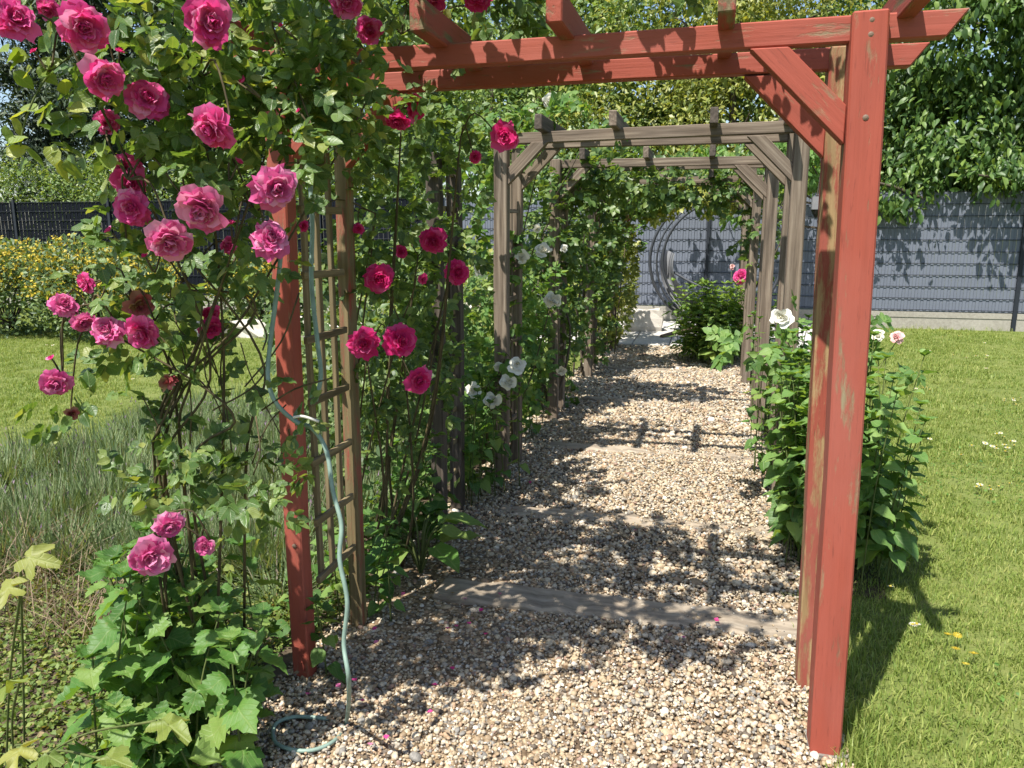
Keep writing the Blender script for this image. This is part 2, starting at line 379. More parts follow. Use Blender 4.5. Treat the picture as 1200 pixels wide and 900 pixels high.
# ---------------------------------------------------------------- leaves
def leaf_tmpl(kind):
    """V with y along the leaf (0..1), x across, z up; plus triangles"""
    if kind == 'far':
        V = [(0, 0, 0), (.25, .42, .06), (0, 1, -.12), (-.25, .42, .06), (0, .45, -.02)]
        F = [(0, 1, 4), (1, 2, 4), (2, 3, 4), (3, 0, 4)]
        return np.array(V, float), np.array(F)
    if kind == 'mid':
        V = [(0, 0, 0), (.20, .28, .07), (.19, .62, .03), (0, 1, -.16), (-.19, .62, .03), (-.20, .28, .07), (0, .3, 0), (0, .64, -.05)]
        F = [(0, 1, 6), (1, 2, 7), (1, 7, 6), (2, 3, 7), (3, 4, 7), (4, 5, 6), (4, 6, 7), (5, 0, 6)]
        return np.array(V, float), np.array(F)
    if kind == 'palmate':
        n = 44; V = [(0, .34, 0)]; F = []
        for i in range(n):
            a = math.pi*2*i/n-math.pi/2; lob = abs(math.cos(2.5*(a-math.pi/2)))
            r = (.26+.26*lob**1.3+(.025 if i % 2 else -.015))*(1.12 if math.sin(a) > .8 else 1)*(.45 if math.sin(a) < -.97 else 1)
            V.append((r*math.cos(a), .34+r*math.sin(a), .10*(1-lob)-.45*r*r+.03*math.sin(a*4)))
        for i in range(n): F.append((0, 1+i, 1+(i+1) % n))
        return np.array(V, float), np.array(F)
    if kind == 'lance': ys = [0, .2, .5, .8, 1]; ws = [.03, .13, .16, .09, 0]; dr = .12
    elif kind == 'ovate': ys = [0, .14, .38, .66, .88, 1]; ws = [.03, .26, .36, .27, .12, 0]; dr = .10
    elif kind == 'broad': ys = [0, .1, .3, .55, .8, 1]; ws = [.05, .34, .44, .36, .18, 0]; dr = .14
    elif kind == 'hosta': ys = [0, .12, .32, .58, .84, 1]; ws = [.04, .2, .33, .31, .16, 0]; dr = .2
    elif kind == 'serrate':
        ys = [0, .06, .16, .2, .32, .36, .5, .54, .68, .72, .86, .88, 1]
        ws = [.04, .26, .46, .36, .52, .40, .48, .34, .37, .24, .21, .13, 0]; dr = .12
    elif kind == 'lobed':
        ys = [0, .10, .22, .30, .40, .52, .60, .70, .82, .88, 1]
        ws = [.05, .30, .44, .38, .42, .46, .34, .32, .28, .15, 0]; dr = .25
    V = []; F = []; n = len(ys)
    for y_, w in zip(ys, ws):
        zz = -dr*(y_**2)*1.3 + .05*math.sin(y_*9)
        V += [(-w, y_, zz+.32*w), (0, y_, zz), (w, y_, zz+.32*w)]
    for i in range(n-1):
        a = i*3; b = a+3
        for q in (0, 1):
            F += [(a+q, a+q+1, b+q+1), (a+q, b+q+1, b+q)]
    return np.array(V, float), np.array(F)
TM = {k: leaf_tmpl(k) for k in ('far', 'lance', 'ovate', 'broad', 'hosta', 'serrate', 'lobed', 'mid', 'palmate')}

def set_luv(me, V, reps, flag):
    if not flag: return
    a = me.attributes.new('luv', 'FLOAT_VECTOR', 'POINT'); u = np.stack([V[:, 0], V[:, 1], np.ones(len(V))], -1)
    a.data.foreach_set('vector', np.tile(u, (reps, 1)).astype(np.float32).ravel())
VEIN = ('ovate', 'broad', 'hosta', 'serrate', 'palmate', 'lance')
def curl(V, i):
    r = np.random.default_rng(300+i); V = V.copy(); x, y = V[:, 0], V[:, 1]
    V[:, 2] += r.normal(0, .35)*x*x*2+r.normal(-.08, .14)*y*y+.05*np.sin(y*r.uniform(5, 11)+x*r.uniform(-8, 8)+r.random()*6); V[:, 0] += r.normal(0, .08)*y*y; return V
class Leaves:
    def __init__(s): s.p = []; s.d = []; s.n = []; s.s = []
    def add(s, p, d, n, sz):
        p = np.atleast_2d(np.asarray(p, float)); k = len(p)
        s.p.append(p); s.d.append(np.broadcast_to(np.asarray(d, float), (k, 3)).copy())
        s.n.append(np.broadcast_to(np.asarray(n, float), (k, 3)).copy())
        s.s.append(np.broadcast_to(np.asarray(sz, float), (k,)).copy())
    def arrays(s):
        p = np.concatenate(s.p); d = nrm(np.concatenate(s.d)); n = np.concatenate(s.n)
        n = nrm(n - d*(n*d).sum(1, keepdims=True)); x = np.cross(d, n)
        return p, d, n, x, np.concatenate(s.s)
_leafmesh = {}
def foliage(parent, L, kind, mat, nparts=0, part='leaf', stuff='foliage', width=1.0):
    p, d, n, x, sz = L.arrays(); V, F = TM[kind]
    x = x*width
    idx = np.arange(len(p))
    if nparts:
        vis = inview(p + d*sz[:, None]*.5, 0); dist = np.linalg.norm(p-cC, axis=1)
        order = np.argsort(np.where(vis, dist/np.maximum(sz, 1e-4), 1e9))[:nparts]
        order = [i for i in order if vis[i]]
        key = (kind, mat.name)
        if key not in _leafmesh:
            _leafmesh[key] = []
            for vi in range(6):
                me = npmesh('leaf_'+kind, V+(curl(V, vi)-V)*(.45 if kind == 'ovate' else 1), F, mat, True); set_luv(me, V, 1, kind in VEIN); _leafmesh[key].append(me)
        for i in order:
            R = Matrix([[x[i][r]*sz[i], d[i][r]*sz[i], n[i][r]*sz[i], p[i][r]] for r in range(3)]+[[0, 0, 0, 1]])
            link(part, _leafmesh[key][i % 6], parent, R)
        idx = np.setdiff1d(idx, np.array(order, int))
    if len(idx):
        p, d, n, x, sz = p[idx], d[idx], n[idx], x[idx], sz[idx]
        jit = rng.normal(0, .012 if kind == 'ovate' else .03, (len(idx), len(V)))
        jit = jit+(rng.normal(0, .5, (len(idx), 1))*V[None, :, 0]**2+rng.normal(-.05, .12, (len(idx), 1))*V[None, :, 1]**2)
        Z = V[None, :, 2]+jit
        W_ = p[:, None]+sz[:, None, None]*(V[None, :, 0, None]*x[:, None]+V[None, :, 1, None]*d[:, None]+Z[..., None]*n[:, None])
        FF = (F[None]+np.arange(len(idx))[:, None, None]*len(V)).reshape(-1, 3)
        me = npmesh(stuff, W_.reshape(-1, 3), FF, mat, True); set_luv(me, V, len(idx), kind in VEIN)
        link(stuff, me, parent, None, None, 'stuff')

def rand_dirs(k, up=0.0):
    v = rng.normal(0, 1, (k, 3)); v[:, 2] += up; return nrm(v)
def in_blob(c, r, k, shell=.5):
    """points in an ellipsoid, biased towards its skin"""
    v = rand_dirs(k); rr = rng.random(k)**(1/3); rr = np.where(rng.random(k) < shell, .75+.3*rng.random(k), rr)
    return np.asarray(c)+v*rr[:, None]*np.asarray(r), v

def clear_view(L, blooms):
    """drop the leaves that would grow right through or across a bloom"""
    p, d, n, x, sz = L.arrays(); q = p+d*sz[:, None]*.5-cC; z = q@cF; u = 600+FPX*(q@cR)/z; v = 450-FPX*(q@cU)/z
    keep = np.ones(len(p), bool)
    for bx, by, s_, dd in blooms: keep &= ~((np.hypot(u-bx, v-by) < s_*.62) & (z < dd+.04) & (z > .3))
    M_ = Leaves(); M_.add(p[keep], d[keep], n[keep], sz[keep]); return M_
def rose_leaf(L, p, d, n, s):
    """one compound rose leaf: five leaflets on a rachis"""
    d = nrm(d); n = nrm(np.asarray(n)-d*(np.asarray(n)@d)); x = np.cross(d, n); l = s*2.0
    L.add(p+d*l*.62, d, n+rng.normal(0, .2, 3), s)
    for t, q in ((.32, .8), (.58, .95)):
        for sg in (-1, 1):
            L.add(p+d*l*t, nrm(d*.5+x*sg*.9+rng.normal(0, .12, 3)), n+rng.normal(0, .3, 3), s*q*(.85+.3*rng.random()))

def rose_blobs(blobs, leaf=.045):
    """blobs: (centre, radii, number of compound leaves); clumped into shoots"""
    L = Leaves()
    for c, r, k in blobs:
        pts, v = in_blob(c, r, max(1, k//3), .45)
        for p, o in zip(pts, v):
            sh = nrm(o*.6+np.array([0, 0, -.1])+rng.normal(0, .5, 3))
            for j in range(3):
                d = nrm(sh+rng.normal(0, .75, 3)+np.array([0, 0, -.15]))
                nn = np.array([-.15, -.35, .9])+rng.normal(0, .45, 3)
                rose_leaf(L, p+sh*.05*j, d, nn, leaf*(.75+.5*rng.random()))
    return L

def stem_plant(parent, bases, height, lean, pairs, leaf, kind, mat, stemmat, nparts=300, droop=.25, seed=1, top_cluster=True, width=1.0, srad=.004):
    """upright stems with opposite leaves"""
    L = Leaves(); mb = MB()
    for b in bases:
        b = np.asarray(b, float); h = height*(.7+.5*rng.random())
        off = np.clip(rng.normal(0, lean, 2), -lean*1.5, lean*1.5); tip = b+np.array([off[0], off[1], h])
        mid = (b+tip)/2+np.array([off[0]*-.15, off[1]*-.15, h*.06])
        c = curve([b, mid, tip], 10); mb.tube(c, np.linspace(srad, srad*.5, len(c)), 5)
        ph = rng.random()*6
        for i in range(pairs):
            t = .18+.82*(i+.5)/pairs; q = c[min(len(c)-1, int(t*(len(c)-1)))]
            a = ph+i*math.pi/2+rng.normal(0, .25)
            for sg in (0, math.pi):
                d = np.array([math.cos(a+sg), math.sin(a+sg), .35-droop*2*(1-t)-droop+rng.normal(0, .2)])
                L.add(q+nrm(d)*.015, d, np.array([0, 0, 1])+rng.normal(0, .25, 3), leaf*(1.1-.45*t)*(.75+.5*rng.random()))
        if top_cluster:
            for a in np.arange(4)*1.57+rng.random():
                L.add(tip, (math.cos(a), math.sin(a), .9), (-math.cos(a)*.5, -math.sin(a)*.5, 1), leaf*.5)
    mb.build('stem', stemmat, parent, True)
    foliage(parent, L, kind, mat, nparts, width=width)

# ---------------------------------------------------------------- blooms
def bloom_mesh(name, seed, n, mat, tight=0.0, single=False):
    r = np.random.default_rng(seed); V = []; F = []; nu, nv = 5, 5
    for i in range(n):
        t = i/(n-1); az = i*2.39996+r.normal(0, .32)
        a = RAD(6+(96 if not single else 70)*(t**1.1)*(1-tight))+r.normal(0, .20)
        Ln = (.42+.60*t**.8)*(1+r.normal(0, .10)); Wd = Ln*(.40+.10*t)*(1.6 if single else 1)
        r0 = .03+.03*t; er = np.array([math.cos(az), math.sin(az), 0]); et = np.array([-math.sin(az), math.cos(az), 0])
        rr, zz = r0, -.18*t; base = len(V)
        ph1, ph2 = r.random()*6, r.random()*6
        for iv in range(nv):
            v = iv/(nv-1)
            ang = (1-v)*min(a+.55, 1.2)+v*(a-.45*(1-t)+.55*t*t)
            if iv: rr += math.sin(ang)*Ln/(nv-1); zz += math.cos(ang)*Ln/(nv-1)
            w = Wd*math.sin(math.pi*(.10+.62*v))
            if iv == nv-1: w *= .82
            for iu in range(nu):
                u = iu/(nu-1)*2-1
                cup = .38*(u*u)*w*(1-.55*t)
                rf = (.08*math.sin(ph1+u*3)+.05*math.sin(ph2+u*6))*v*v*(.5+t)
                q = er*(rr-cup*math.cos(ang)+rf*math.cos(ang))+et*u*w+np.array([0, 0, zz+cup*math.sin(ang)*.8-rf*math.sin(ang)-(.07*u*u*v if iv == nv-1 else 0)])
                V.append(q)
        for iv in range(nv-1):
            for iu in range(nu-1):
                b = base+iv*nu+iu; F.append((b, b+1, b+nu+1, b+nu))
    V = np.array(V); ext = np.abs(V[:, :2]).max()*2; V /= ext
    return npmesh(name, V, np.array(F), mat, True)
BL = {}
def bloom_set(key, mat, n, tight=(0, .12, .25), single=False):
    BL[key] = [bloom_mesh('bloom_'+key, 10+i*7, n, mat, tg, single) for i, tg in enumerate(tight)]
bloom_set('pink', M['pink'], 50, (0, .12, .25, .05, .18)); bloom_set('pale', M['pale'], 46, (0, .1, .2, .05)); bloom_set('deep', M['deep'], 50, (.02, .12, .22, .08))
bloom_set('white', M['white'], 13, (.0, .1, .18), True); bloom_set('blush', M['blush'], 22); bloom_set('wither', M['wither'], 18, (.1, .3, .5))
BL['bud'] = [bloom_mesh('bud', 91, 14, M['deep'], .86), bloom_mesh('bud', 92, 16, M['pink'], .8)]
def calyx_mesh():
    mb = MB(); mb.tube([(0, 0, -.34), (0, 0, -.22), (0, 0, -.12)], [.035, .10, .07], 7)
    for i in range(5):
        a = i*1.2566; d = np.array([math.cos(a), math.sin(a), 0]); e = np.array([-math.sin(a), math.cos(a), 0])
        mb.add([d*.06-e*.05+(0, 0, -.16), d*.06+e*.05+(0, 0, -.16), d*.32+(0, 0, -.24), d*.2+(0, 0, -.19)], [(0, 1, 3), (0, 3, 2), (3, 1, 2)])
    return mb.mesh('calyx', M['sepal'], True)
CALYX = calyx_mesh()
def bloom(parent, key, p, size, face, canes=None, root=None):
    """one bloom with its calyx, facing 'face'; a short stalk towards root"""
    z = Vector(nrm(face)); z = z.normalized(); q = z.to_track_quat('Z', 'Y').to_matrix() @ Matrix.Rotation(random.random()*6.28, 3, 'Z')
    sc = Matrix.Diagonal((size*random.uniform(.93, 1.07), size*random.uniform(.93, 1.07), size*random.uniform(.85, 1.0)))
    mw = (q @ sc).to_4x4(); mw.translation = Vector(p)
    o = link('bloom', random.choice(BL[key]), parent, mw)
    c = bpy.data.objects.new('calyx', CALYX); COL.objects.link(c); c.parent = o
    if canes is not None and root is not None:
        pb = np.asarray(p)-np.asarray(z)*size*.33; root = np.asarray(root, float)
        mid = (pb+root)/2+np.array([0, 0, .06])+rng.normal(0, .02, 3)
        canes.tube(curve([pb, pb-np.asarray(z)*.04, mid, root], 12), .0026, 5)
    return o

# ================================================================= THE SETTING
def sheet(name, x0, x1, y0, y1, z, mat, nx=2, ny=2, amp=0.0):
    xs = np.linspace(x0, x1, nx); ys = np.linspace(y0, y1, ny); X, Y = np.meshgrid(xs, ys)
    Z = np.full_like(X, z)+amp*(np.sin(X*3.1+Y*1.7)+np.sin(X*1.3-Y*2.9))*.5
    V = np.stack([X, Y, Z], -1).reshape(-1, 3)
    i = (np.arange(ny-1)[:, None]*nx+np.arange(nx-1)[None]).ravel()
    return tag(link(name, npmesh(name, V, np.stack([i, i+1, i+nx+1, i+nx], -1), mat)), kind='structure')
sheet('lawn', -150, 150, -60, 240, 0.0, M['lawn'])
PX0, PX1 = -1.42, 0.47
path = sheet('gravel_path', PX0, PX1, .6, 11.2, .006, M['bed'], 12, 60, .004)
sheet('flower_bed', -4.6, PX0-.004, .5, 6.2, .004, M['soil'])
sheet('side_bed', PX1+.004, .86, 3.5, 11.2, .004, M['soil'])
patio = sheet('patio', -2.6, 2.2, 11.204, 14.36, .008, M['concrete'])
slabm = None
for i in range(9):
    for j in range(6):
        cx = -2.6+.27+i*.53; cy = 11.22+.265+j*.525
        if slabm is None:
            bm = bmesh.new(); bmesh.ops.create_cube(bm, size=1); bmesh.ops.scale(bm, vec=(.515, .51, .03), verts=bm.verts)
            bmesh.ops.bevel(bm, geom=bm.edges[:], offset=.006, segments=1, affect='EDGES')
            slabm = bpy.data.meshes.new('slab'); bm.to_mesh(slabm); bm.free(); slabm.materials.append(M['slab'])
        link('slab', slabm, patio, Matrix.Translation((cx, cy, .018+random.uniform(-.002, .003))))

# ---- scatter helper (gravel and grass only)
def scatter(name, pts, rot, scl, idx, sources, kind='stuff', parent=None):
    c = bpy.data.collections.new(name+'_source')
    for i, me in enumerate(sources):
        o = bpy.data.objects.new('%s_piece_%02d' % (name, i), me); c.objects.link(o)
    me = bpy.data.meshes.new(name); me.vertices.add(len(pts)); me.vertices.foreach_set('co', np.asarray(pts, np.float32).ravel())
    for an, ty, ar, f in (('rot', 'FLOAT_VECTOR', rot, 'vector'), ('scl', 'FLOAT_VECTOR', scl, 'vector'), ('idx', 'INT', idx, 'value')):
        a = me.attributes.new(an, ty, 'POINT'); a.data.foreach_set(f, np.asarray(ar, np.int32 if ty == 'INT' else np.float32).ravel())
    o = link(name, me, parent, None, None, kind)
    ng = bpy.data.node_groups.new(name+'_nodes', 'GeometryNodeTree')
    ng.interface.new_socket('Geometry', in_out='INPUT', socket_type='NodeSocketGeometry')
    ng.interface.new_socket('Geometry', in_out='OUTPUT', socket_type='NodeSocketGeometry')
    N = ng.nodes.new; gi = N('NodeGroupInput'); go = N('NodeGroupOutput')
    ip = N('GeometryNodeInstanceOnPoints'); ci = N('GeometryNodeCollectionInfo')
    ci.inputs['Collection'].default_value = c; ci.inputs['Separate Children'].default_value = True; ci.inputs['Reset Children'].default_value = True
    def attr(nm, dt):
        a = N('GeometryNodeInputNamedAttribute'); a.data_type = dt; a.inputs['Name'].default_value = nm
        return [s for s in a.outputs if s.enabled and s.name == 'Attribute'][0]
    e2r = N('FunctionNodeEulerToRotation'); K = ng.links.new
    K(attr('rot', 'FLOAT_VECTOR'), e2r.inputs[0]); K(e2r.outputs[0], ip.inputs['Rotation'])
    K(attr('scl', 'FLOAT_VECTOR'), ip.inputs['Scale']); K(attr('idx', 'INT'), ip.inputs['Instance Index'])
    ip.inputs['Pick Instance'].default_value = True
    K(gi.outputs[0], ip.inputs['Points']); K(ci.outputs[0], ip.inputs['Instance']); K(ip.outputs[0], go.inputs[0])
    md = o.modifiers.new('scatter', 'NODES'); md.node_group = ng
    return o

# ---- gravel
def pebble_mesh(seed):
    r = np.random.default_rng(seed); bm = bmesh.new(); bmesh.ops.create_icosphere(bm, subdivisions=2, radius=1)
    f = r.normal(0, 1, (5, 3)); a = r.random(5)*6
    for v in bm.verts:
        q = np.array(v.co); k = 1+.13*sum(math.sin(1.6*(q@f[i])+a[i]) for i in range(5))/1.6
        v.co = Vector(q*k*np.array([1, .78, .6]))
    me = bpy.data.meshes.new('pebble'); bm.to_mesh(me); bm.free(); me.materials.append(M['pebble'])
    me.polygons.foreach_set('use_smooth', np.ones(len(me.polygons), bool)); return me
pp = []
for y0, y1, den, rs in ((.7, 3.4, 10500, .0058), (3.4, 6.0, 6400, .0071), (6.0, 11.2, 3000, .0098)):
    k = int((PX1-PX0+.06)*(y1-y0)*den); q = np.zeros((k, 4))
    q[:, 0] = rng.uniform(PX0-.03, PX1+.03, k); q[:, 1] = rng.uniform(y0, y1, k); q[:, 3] = rs*np.exp(rng.normal(0, .38, k))
    q[:, 2] = .008+np.abs(rng.normal(0, .006, k))+.012*(np.sin(q[:, 0]*2.1+1)+np.sin(q[:, 1]*1.9+q[:, 0]))*.4
    pp.append(q)
pp = np.concatenate(pp)
SLY = [(3.10, .100, .93), (4.17, .08, .74), (5.62, .07, .70), (7.35, .07, .55), (9.2, .07, .55)]
keep = np.ones(len(pp), bool)
for y_, hw, cov in SLY: keep &= ~((np.abs(pp[:, 1]-y_+.03*pp[:, 0]) < hw-.022+.022*np.sin(pp[:, 0]*7+y_)+.014*np.sin(pp[:, 0]*19+y_*3)) & (pp[:, 0] < .46) & (pp[:, 0] > -1.12) & (rng.random(len(pp)) < cov))
pp = pp[keep]
k = len(pp); rot = np.stack([rng.normal(0, .45, k), rng.normal(0, .45, k), rng.random(k)*6.28], -1)
scatter('gravel', pp[:, :3], rot, np.repeat(pp[:, 3:], 3, 1), rng.integers(0, 8, k), [pebble_mesh(i) for i in range(8)])

# ---- grass
def tuft_mesh(seed, nb, h, spread, wid):
    r = np.random.default_rng(seed); V = []; F = []
    for i in range(nb):
        b = np.array([*(r.normal(0, spread, 2)), 0]); a = r.random()*6.28; d = np.array([math.cos(a), math.sin(a), 0]); s = np.array([-d[1], d[0], 0])*wid*(.6+.7*r.random())
        hh = h*(.45+.85*r.random()); le = r.random()**1.4*1.1*hh; n = len(V)
        m = b+d*le*.35+np.array([0, 0, hh*.6]); t = b+d*le+np.array([0, 0, hh*(1-.25*le/hh)])
        V += [b-s, b+s, m+s*.8, m-s*.8, t]; F += [(n, n+1, n+2), (n, n+2, n+3), (n+3, n+2, n+4)]
    return npmesh('grass_tuft', np.array(V), np.array(F), M['grass'])
def scatter_grass(name, x0, x1, y0, y1, den, sc, tufts, excl=None):
    k = int((x1-x0)*(y1-y0)*den); q = np.stack([rng.uniform(x0, x1, k), rng.uniform(y0, y1, k), np.zeros(k)], -1)
    q = q[inview(q, 420)]
    if excl is not None: q = q[~excl(q)]
    return q, np.full(len(q), sc)
ex = lambda q: ((q[:, 0] > PX0-.1) & (q[:, 0] < PX1+.03+.03*np.sin(q[:, 1]*5)) & (q[:, 1] < 11.25)) | ((q[:, 1] > 11.15) & (q[:, 0] > -2.65) & (q[:, 0] < 2.25)) | ((q[:, 0] < PX0) & (q[:, 0] > -4.3) & (q[:, 1] < 6.0))
A = [scatter_grass('g', .45, 4, 1.6, 4.2, 420, 1.0, 0, ex), scatter_grass('g', .45, 5, 4.2, 7.5, 230, 1.15, 0, ex),
     scatter_grass('g', .45, 9, 7.5, 14.3, 120, 1.35, 0, ex), scatter_grass('g', -16, -1.4, 5.0, 10.5, 130, 1.3, 0, ex), scatter_grass('g', -20, -1.4, 10.5, 14.3, 50, 1.6, 0, ex), scatter_grass('g', -9, -4.3, 1.5, 5.0, 150, 1.15, 0, ex), scatter_grass('g', .45, 4, .7, 1.6, 420, 1.0, 0, ex)]
q = np.concatenate([a[0] for a in A]); sc = np.concatenate([a[1] for a in A]); k = len(q)
sc = sc*(.75+.5*rng.random(k))*(1+.25*np.sin(q[:, 0]*2.3+q[:, 1]*1.1)*np.sin(q[:, 1]*1.7))
rot = np.stack([rng.normal(0, .08, k), rng.normal(0, .08, k), rng.random(k)*6.28], -1)
scatter('grass', q, rot, np.stack([sc, sc, sc*.9], -1), rng.integers(0, 6, k), [tuft_mesh(40+i, 26, .029, .032, .0018) for i in range(6)])
# longer tufts against the post, the path edge and the fence foot
e = []
for x0, x1, y0, y1, kk in ((.46, .62, 1.7, 3.4, 90), (.45, .62, 2.1, 2.6, 60), (2.3, 9, 14.15, 14.33, 160), (-1.75, -1.45, 1.5, 2.2, 40), (-4.5, -1.5, 5.6, 6.3, 160)):
    e.append(np.stack([rng.uniform(x0, x1, kk), rng.uniform(y0, y1, kk), np.zeros(kk)], -1))
e = np.concatenate(e); k = len(e); sc = 1.35*(.6+.6*rng.random(k))
scatter('long_grass', e, np.stack([rng.normal(0, .1, k), rng.normal(0, .1, k), rng.random(k)*6.28], -1), np.stack([sc*.8, sc*.8, sc*1.3], -1), rng.integers(0, 3, k), [tuft_mesh(90+i, 14, .05, .02, .0016) for i in range(3)])

# clover and small weeds in the lawn, dry litter on the gravel
L = Leaves(); k = 9000; q = np.stack([rng.uniform(.55, 5, k), rng.uniform(1.7, 9, k), np.zeros(k)], -1); q = q[inview(q, 40) & (np.sin(q[:, 0]*2.2+1)*np.sin(q[:, 1]*1.6+q[:, 0]) > .1)]; k = len(q); q[:, 2] = .018+.018*rng.random(k)
L.add(q, rand_dirs(k)*np.array([1, 1, .2]), rand_dirs(k, 2.2), .017*(.6+.8*rng.random(k)))
foliage(None, L, 'far', M['lush'], 0, stuff='clover', width=1.7)
L = Leaves(); k = 900; q = np.stack([np.where(rng.random(k) < .6, PX0+.5*rng.random(k)**2, rng.uniform(PX0, PX1, k)), rng.uniform(1.6, 9, k), .030+.012*rng.random(k)], -1)
L.add(q, rand_dirs(k)*np.array([1, 1, .25]), rand_dirs(k, 1.5), .022*(.5+.9*rng.random(k)))
foliage(None, L, 'far', M['dry'], 0, stuff='leaf_litter')

# ================================================================= TIMBER
# ---- railway sleepers across the path
sn = ['first', 'second', 'third', 'fourth', 'fifth']
for i, (y_, hw, cov) in enumerate(SLY):
    lab = ['weathered timber sleeper across the gravel just behind the red pergola', 'half buried timber sleeper across the gravel before the front grey arch',
           'sunken timber sleeper in the gravel just past the front grey arch', 'thin timber sleeper in the gravel past the second grey arch', 'timber sleeper in the gravel beside the peony bush'][i]
    o = timber(None, 'path_sleeper', (-1.12, y_-.03*-1.12-.035, .0), (.455, y_-.03*.455+.02, -.004), hw*2, .042 if i else .058, M['sleeper'], bev=.012, warp=.002, seg=.07, jit=.005)
    tag(o, lab, 'sleeper', 'timber sleepers across the path')

# ---- pergolas
LX, RX = -1.335, .43
def trellis(parent, X, y0, y1, z0, z1, nv, zs, mat, name='trellis_panel', sw=.026):
    t = bpy.data.objects.new(name, None); COL.objects.link(t); t.parent = parent; t.empty_display_size = .1
    t.location = Vector((X, (y0+y1)/2, z0))-parent.location
    sg = 1
    for i in range(nv):
        y = y0+(y1-y0)*(i+.5)/nv
        timber(t, 'slat', (X-.006*sg, y, z0), (X-.006*sg+random.uniform(-.004, .004), y+random.uniform(-.006, .006), z1), sw, .016, mat, up=(1, 0, 0), bev=.002)
    for z in zs:
        timber(t, 'rung', (X+.013*sg, y0-.015, z), (X+.013*sg, y1+.015, z+random.uniform(-.006, .006)), .016, sw, mat, bev=.002)
    return t
def brace(parent, xp, s_, yc, th, z0, zt, hh, mat):
    """45 degree brace, cut plumb on the post and level under the beam; s_ is the direction it leans to"""
    a = zt-z0; poly = [(0, z0), (0, z0+hh), (s_*(a-hh), zt), (s_*a, zt)]
    L = math.hypot(a, a); x = Vector((s_*a, 0, a)).normalized(); y = Vector((0, 1, 0)); z = x.cross(y)
    mw = Matrix((x, y, z)).transposed().to_4x4(); mw.translation = Vector((xp, yc, z0)); inv = mw.inverted()
    bm = bmesh.new(); fr = [bm.verts.new(inv @ Vector((xp+px_, yc-th/2, pz))) for px_, pz in poly]; bk = [bm.verts.new(inv @ Vector((xp+px_, yc+th/2, pz))) for px_, pz in poly]
    bm.faces.new(fr); bm.faces.new(bk[::-1])
    for q in range(4): bm.faces.new((fr[q], bk[q], bk[(q+1) % 4], fr[(q+1) % 4]))
    bmesh.ops.recalc_face_normals(bm, faces=bm.faces); bmesh.ops.bevel(bm, geom=bm.edges[:], offset=.003, segments=1, affect='EDGES')
    me = bpy.data.meshes.new('brace'); bm.to_mesh(me); bm.free(); me.materials.append(mat); return link('brace', me, parent, mw)
def pergola(name, label, Y, D, top, pw, mats, rx, group=None, raf=None, lx=LX, rx1=RX, slat=None, zs=(.36, .62, .90, 1.18, 1.46, 1.74), over=.25, lean=0.0, pwl=None, slr=True, dl=0.0, mrl=None, nsl=3):
    mrl = mrl or mats[0]
    pwl = pwl or pw
    t = thing(name, label, 'pergola', (lx, Y, 0), group)
    mp, mr, mb_, mraf = mats
    for yy, first in ((Y, True), (Y+D, False)):
        timber(t, 'post', (lx-(dl if first else 0), yy, -.05), (lx+.01-(dl if first else 0), yy, top), pwl if first else pwl*.8, pwl if first else pwl*.8, mp if first else mrl, up=(1, 0, 0), bev=.005)
        timber(t, 'post', (rx1, yy, -.05), (rx1-lean, yy, top), pw, pw, mp if first else mr, up=(1, 0, 0), bev=.005)
        yb = yy+.012 if first else yy-.012
        timber(t, 'beam', (lx-over, yb, top-.042), (rx1-lean+over, yb, top-.034), .045, .066, mb_, cut0=.05, cut1=.05)
        for s_, xx in ((1, lx+pwl/2+.001), (-1, rx1-lean*.85-pw/2-.001)): brace(t, xx, s_, yy-.004, .05, top-.33, top-.074, .10, mb_)
    for i, x in enumerate(rx):
        timber(t, 'rafter', (x, Y-.20, top+.022), (x+.004, Y+D+.2, top+.026), .045, .085, mraf[i % len(mraf)], cut0=.0, cut1=.0)
    if slat is not None:
        for X in ((lx, rx1) if slr else (lx,)): trellis(t, X, Y+pw/2+.01, Y+D-pw/2-.01, .33, top-.28, nsl, zs, slat)
    return t
red = pergola('red_pergola', 'red painted timber pergola arch with flaking paint standing over the gravel path', 2.34, .385, 2.165, .09,
              (M['red'], M['red_worn'], M['red'], [M['red_moss'], M['red_moss'], M['red'], M['red_moss']]), (-1.42, -.80, -.42, .02, .47), slat=M['tan'], over=.24, lean=.05, pwl=.066, dl=.035, mrl=M['tan_red'], nsl=3, zs=(.36, .58, .80, 1.02, 1.24, 1.46, 1.68))
def screws(t, x, y, zs):
    for z in zs:
        m = MB(); m.tube([(x, y, z), (x, y-.004, z), (x, y-.006, z)], [.008, .008, .003], 8); m.build('bolt', M['rust'], t)
screws(red, RX-.047, 2.2935, (2.14, 2.105)); screws(red, RX-.043, 2.2935, (1.90,)); screws(red, LX-.03, 2.3055, (2.08, .52))
m = MB(); m.box((RX, 2.345, -.004), (.052, .058, .026)); m.build('footing', M['footing'], red)
gl = ['weathered grey timber arch with white roses on its left posts', 'second weathered grey timber arch along the path, behind the white roses',
      'third weathered grey timber arch along the path, before the peony bush', 'last weathered grey timber arch where the gravel meets the patio']
for i, (Y, tp) in enumerate(((4.75, 2.215), (6.5, 2.2), (8.6, 2.19), (10.65, 2.17))):
    pergola('grey_pergola', gl[i], Y, .40, tp, .085, (M['grey'], M['grey'], M['grey'], [M['dark'], M['grey']]), (-.98, -.55, .0, .40) if i == 0 else (-1.0, -.5, .0, .42),
            'grey timber arches along the path', lx=-1.255, rx1=.485 if i == 0 else .47, slat=M['grey'] if i < 2 else M['dark'], over=.06, lean=.0, slr=False)
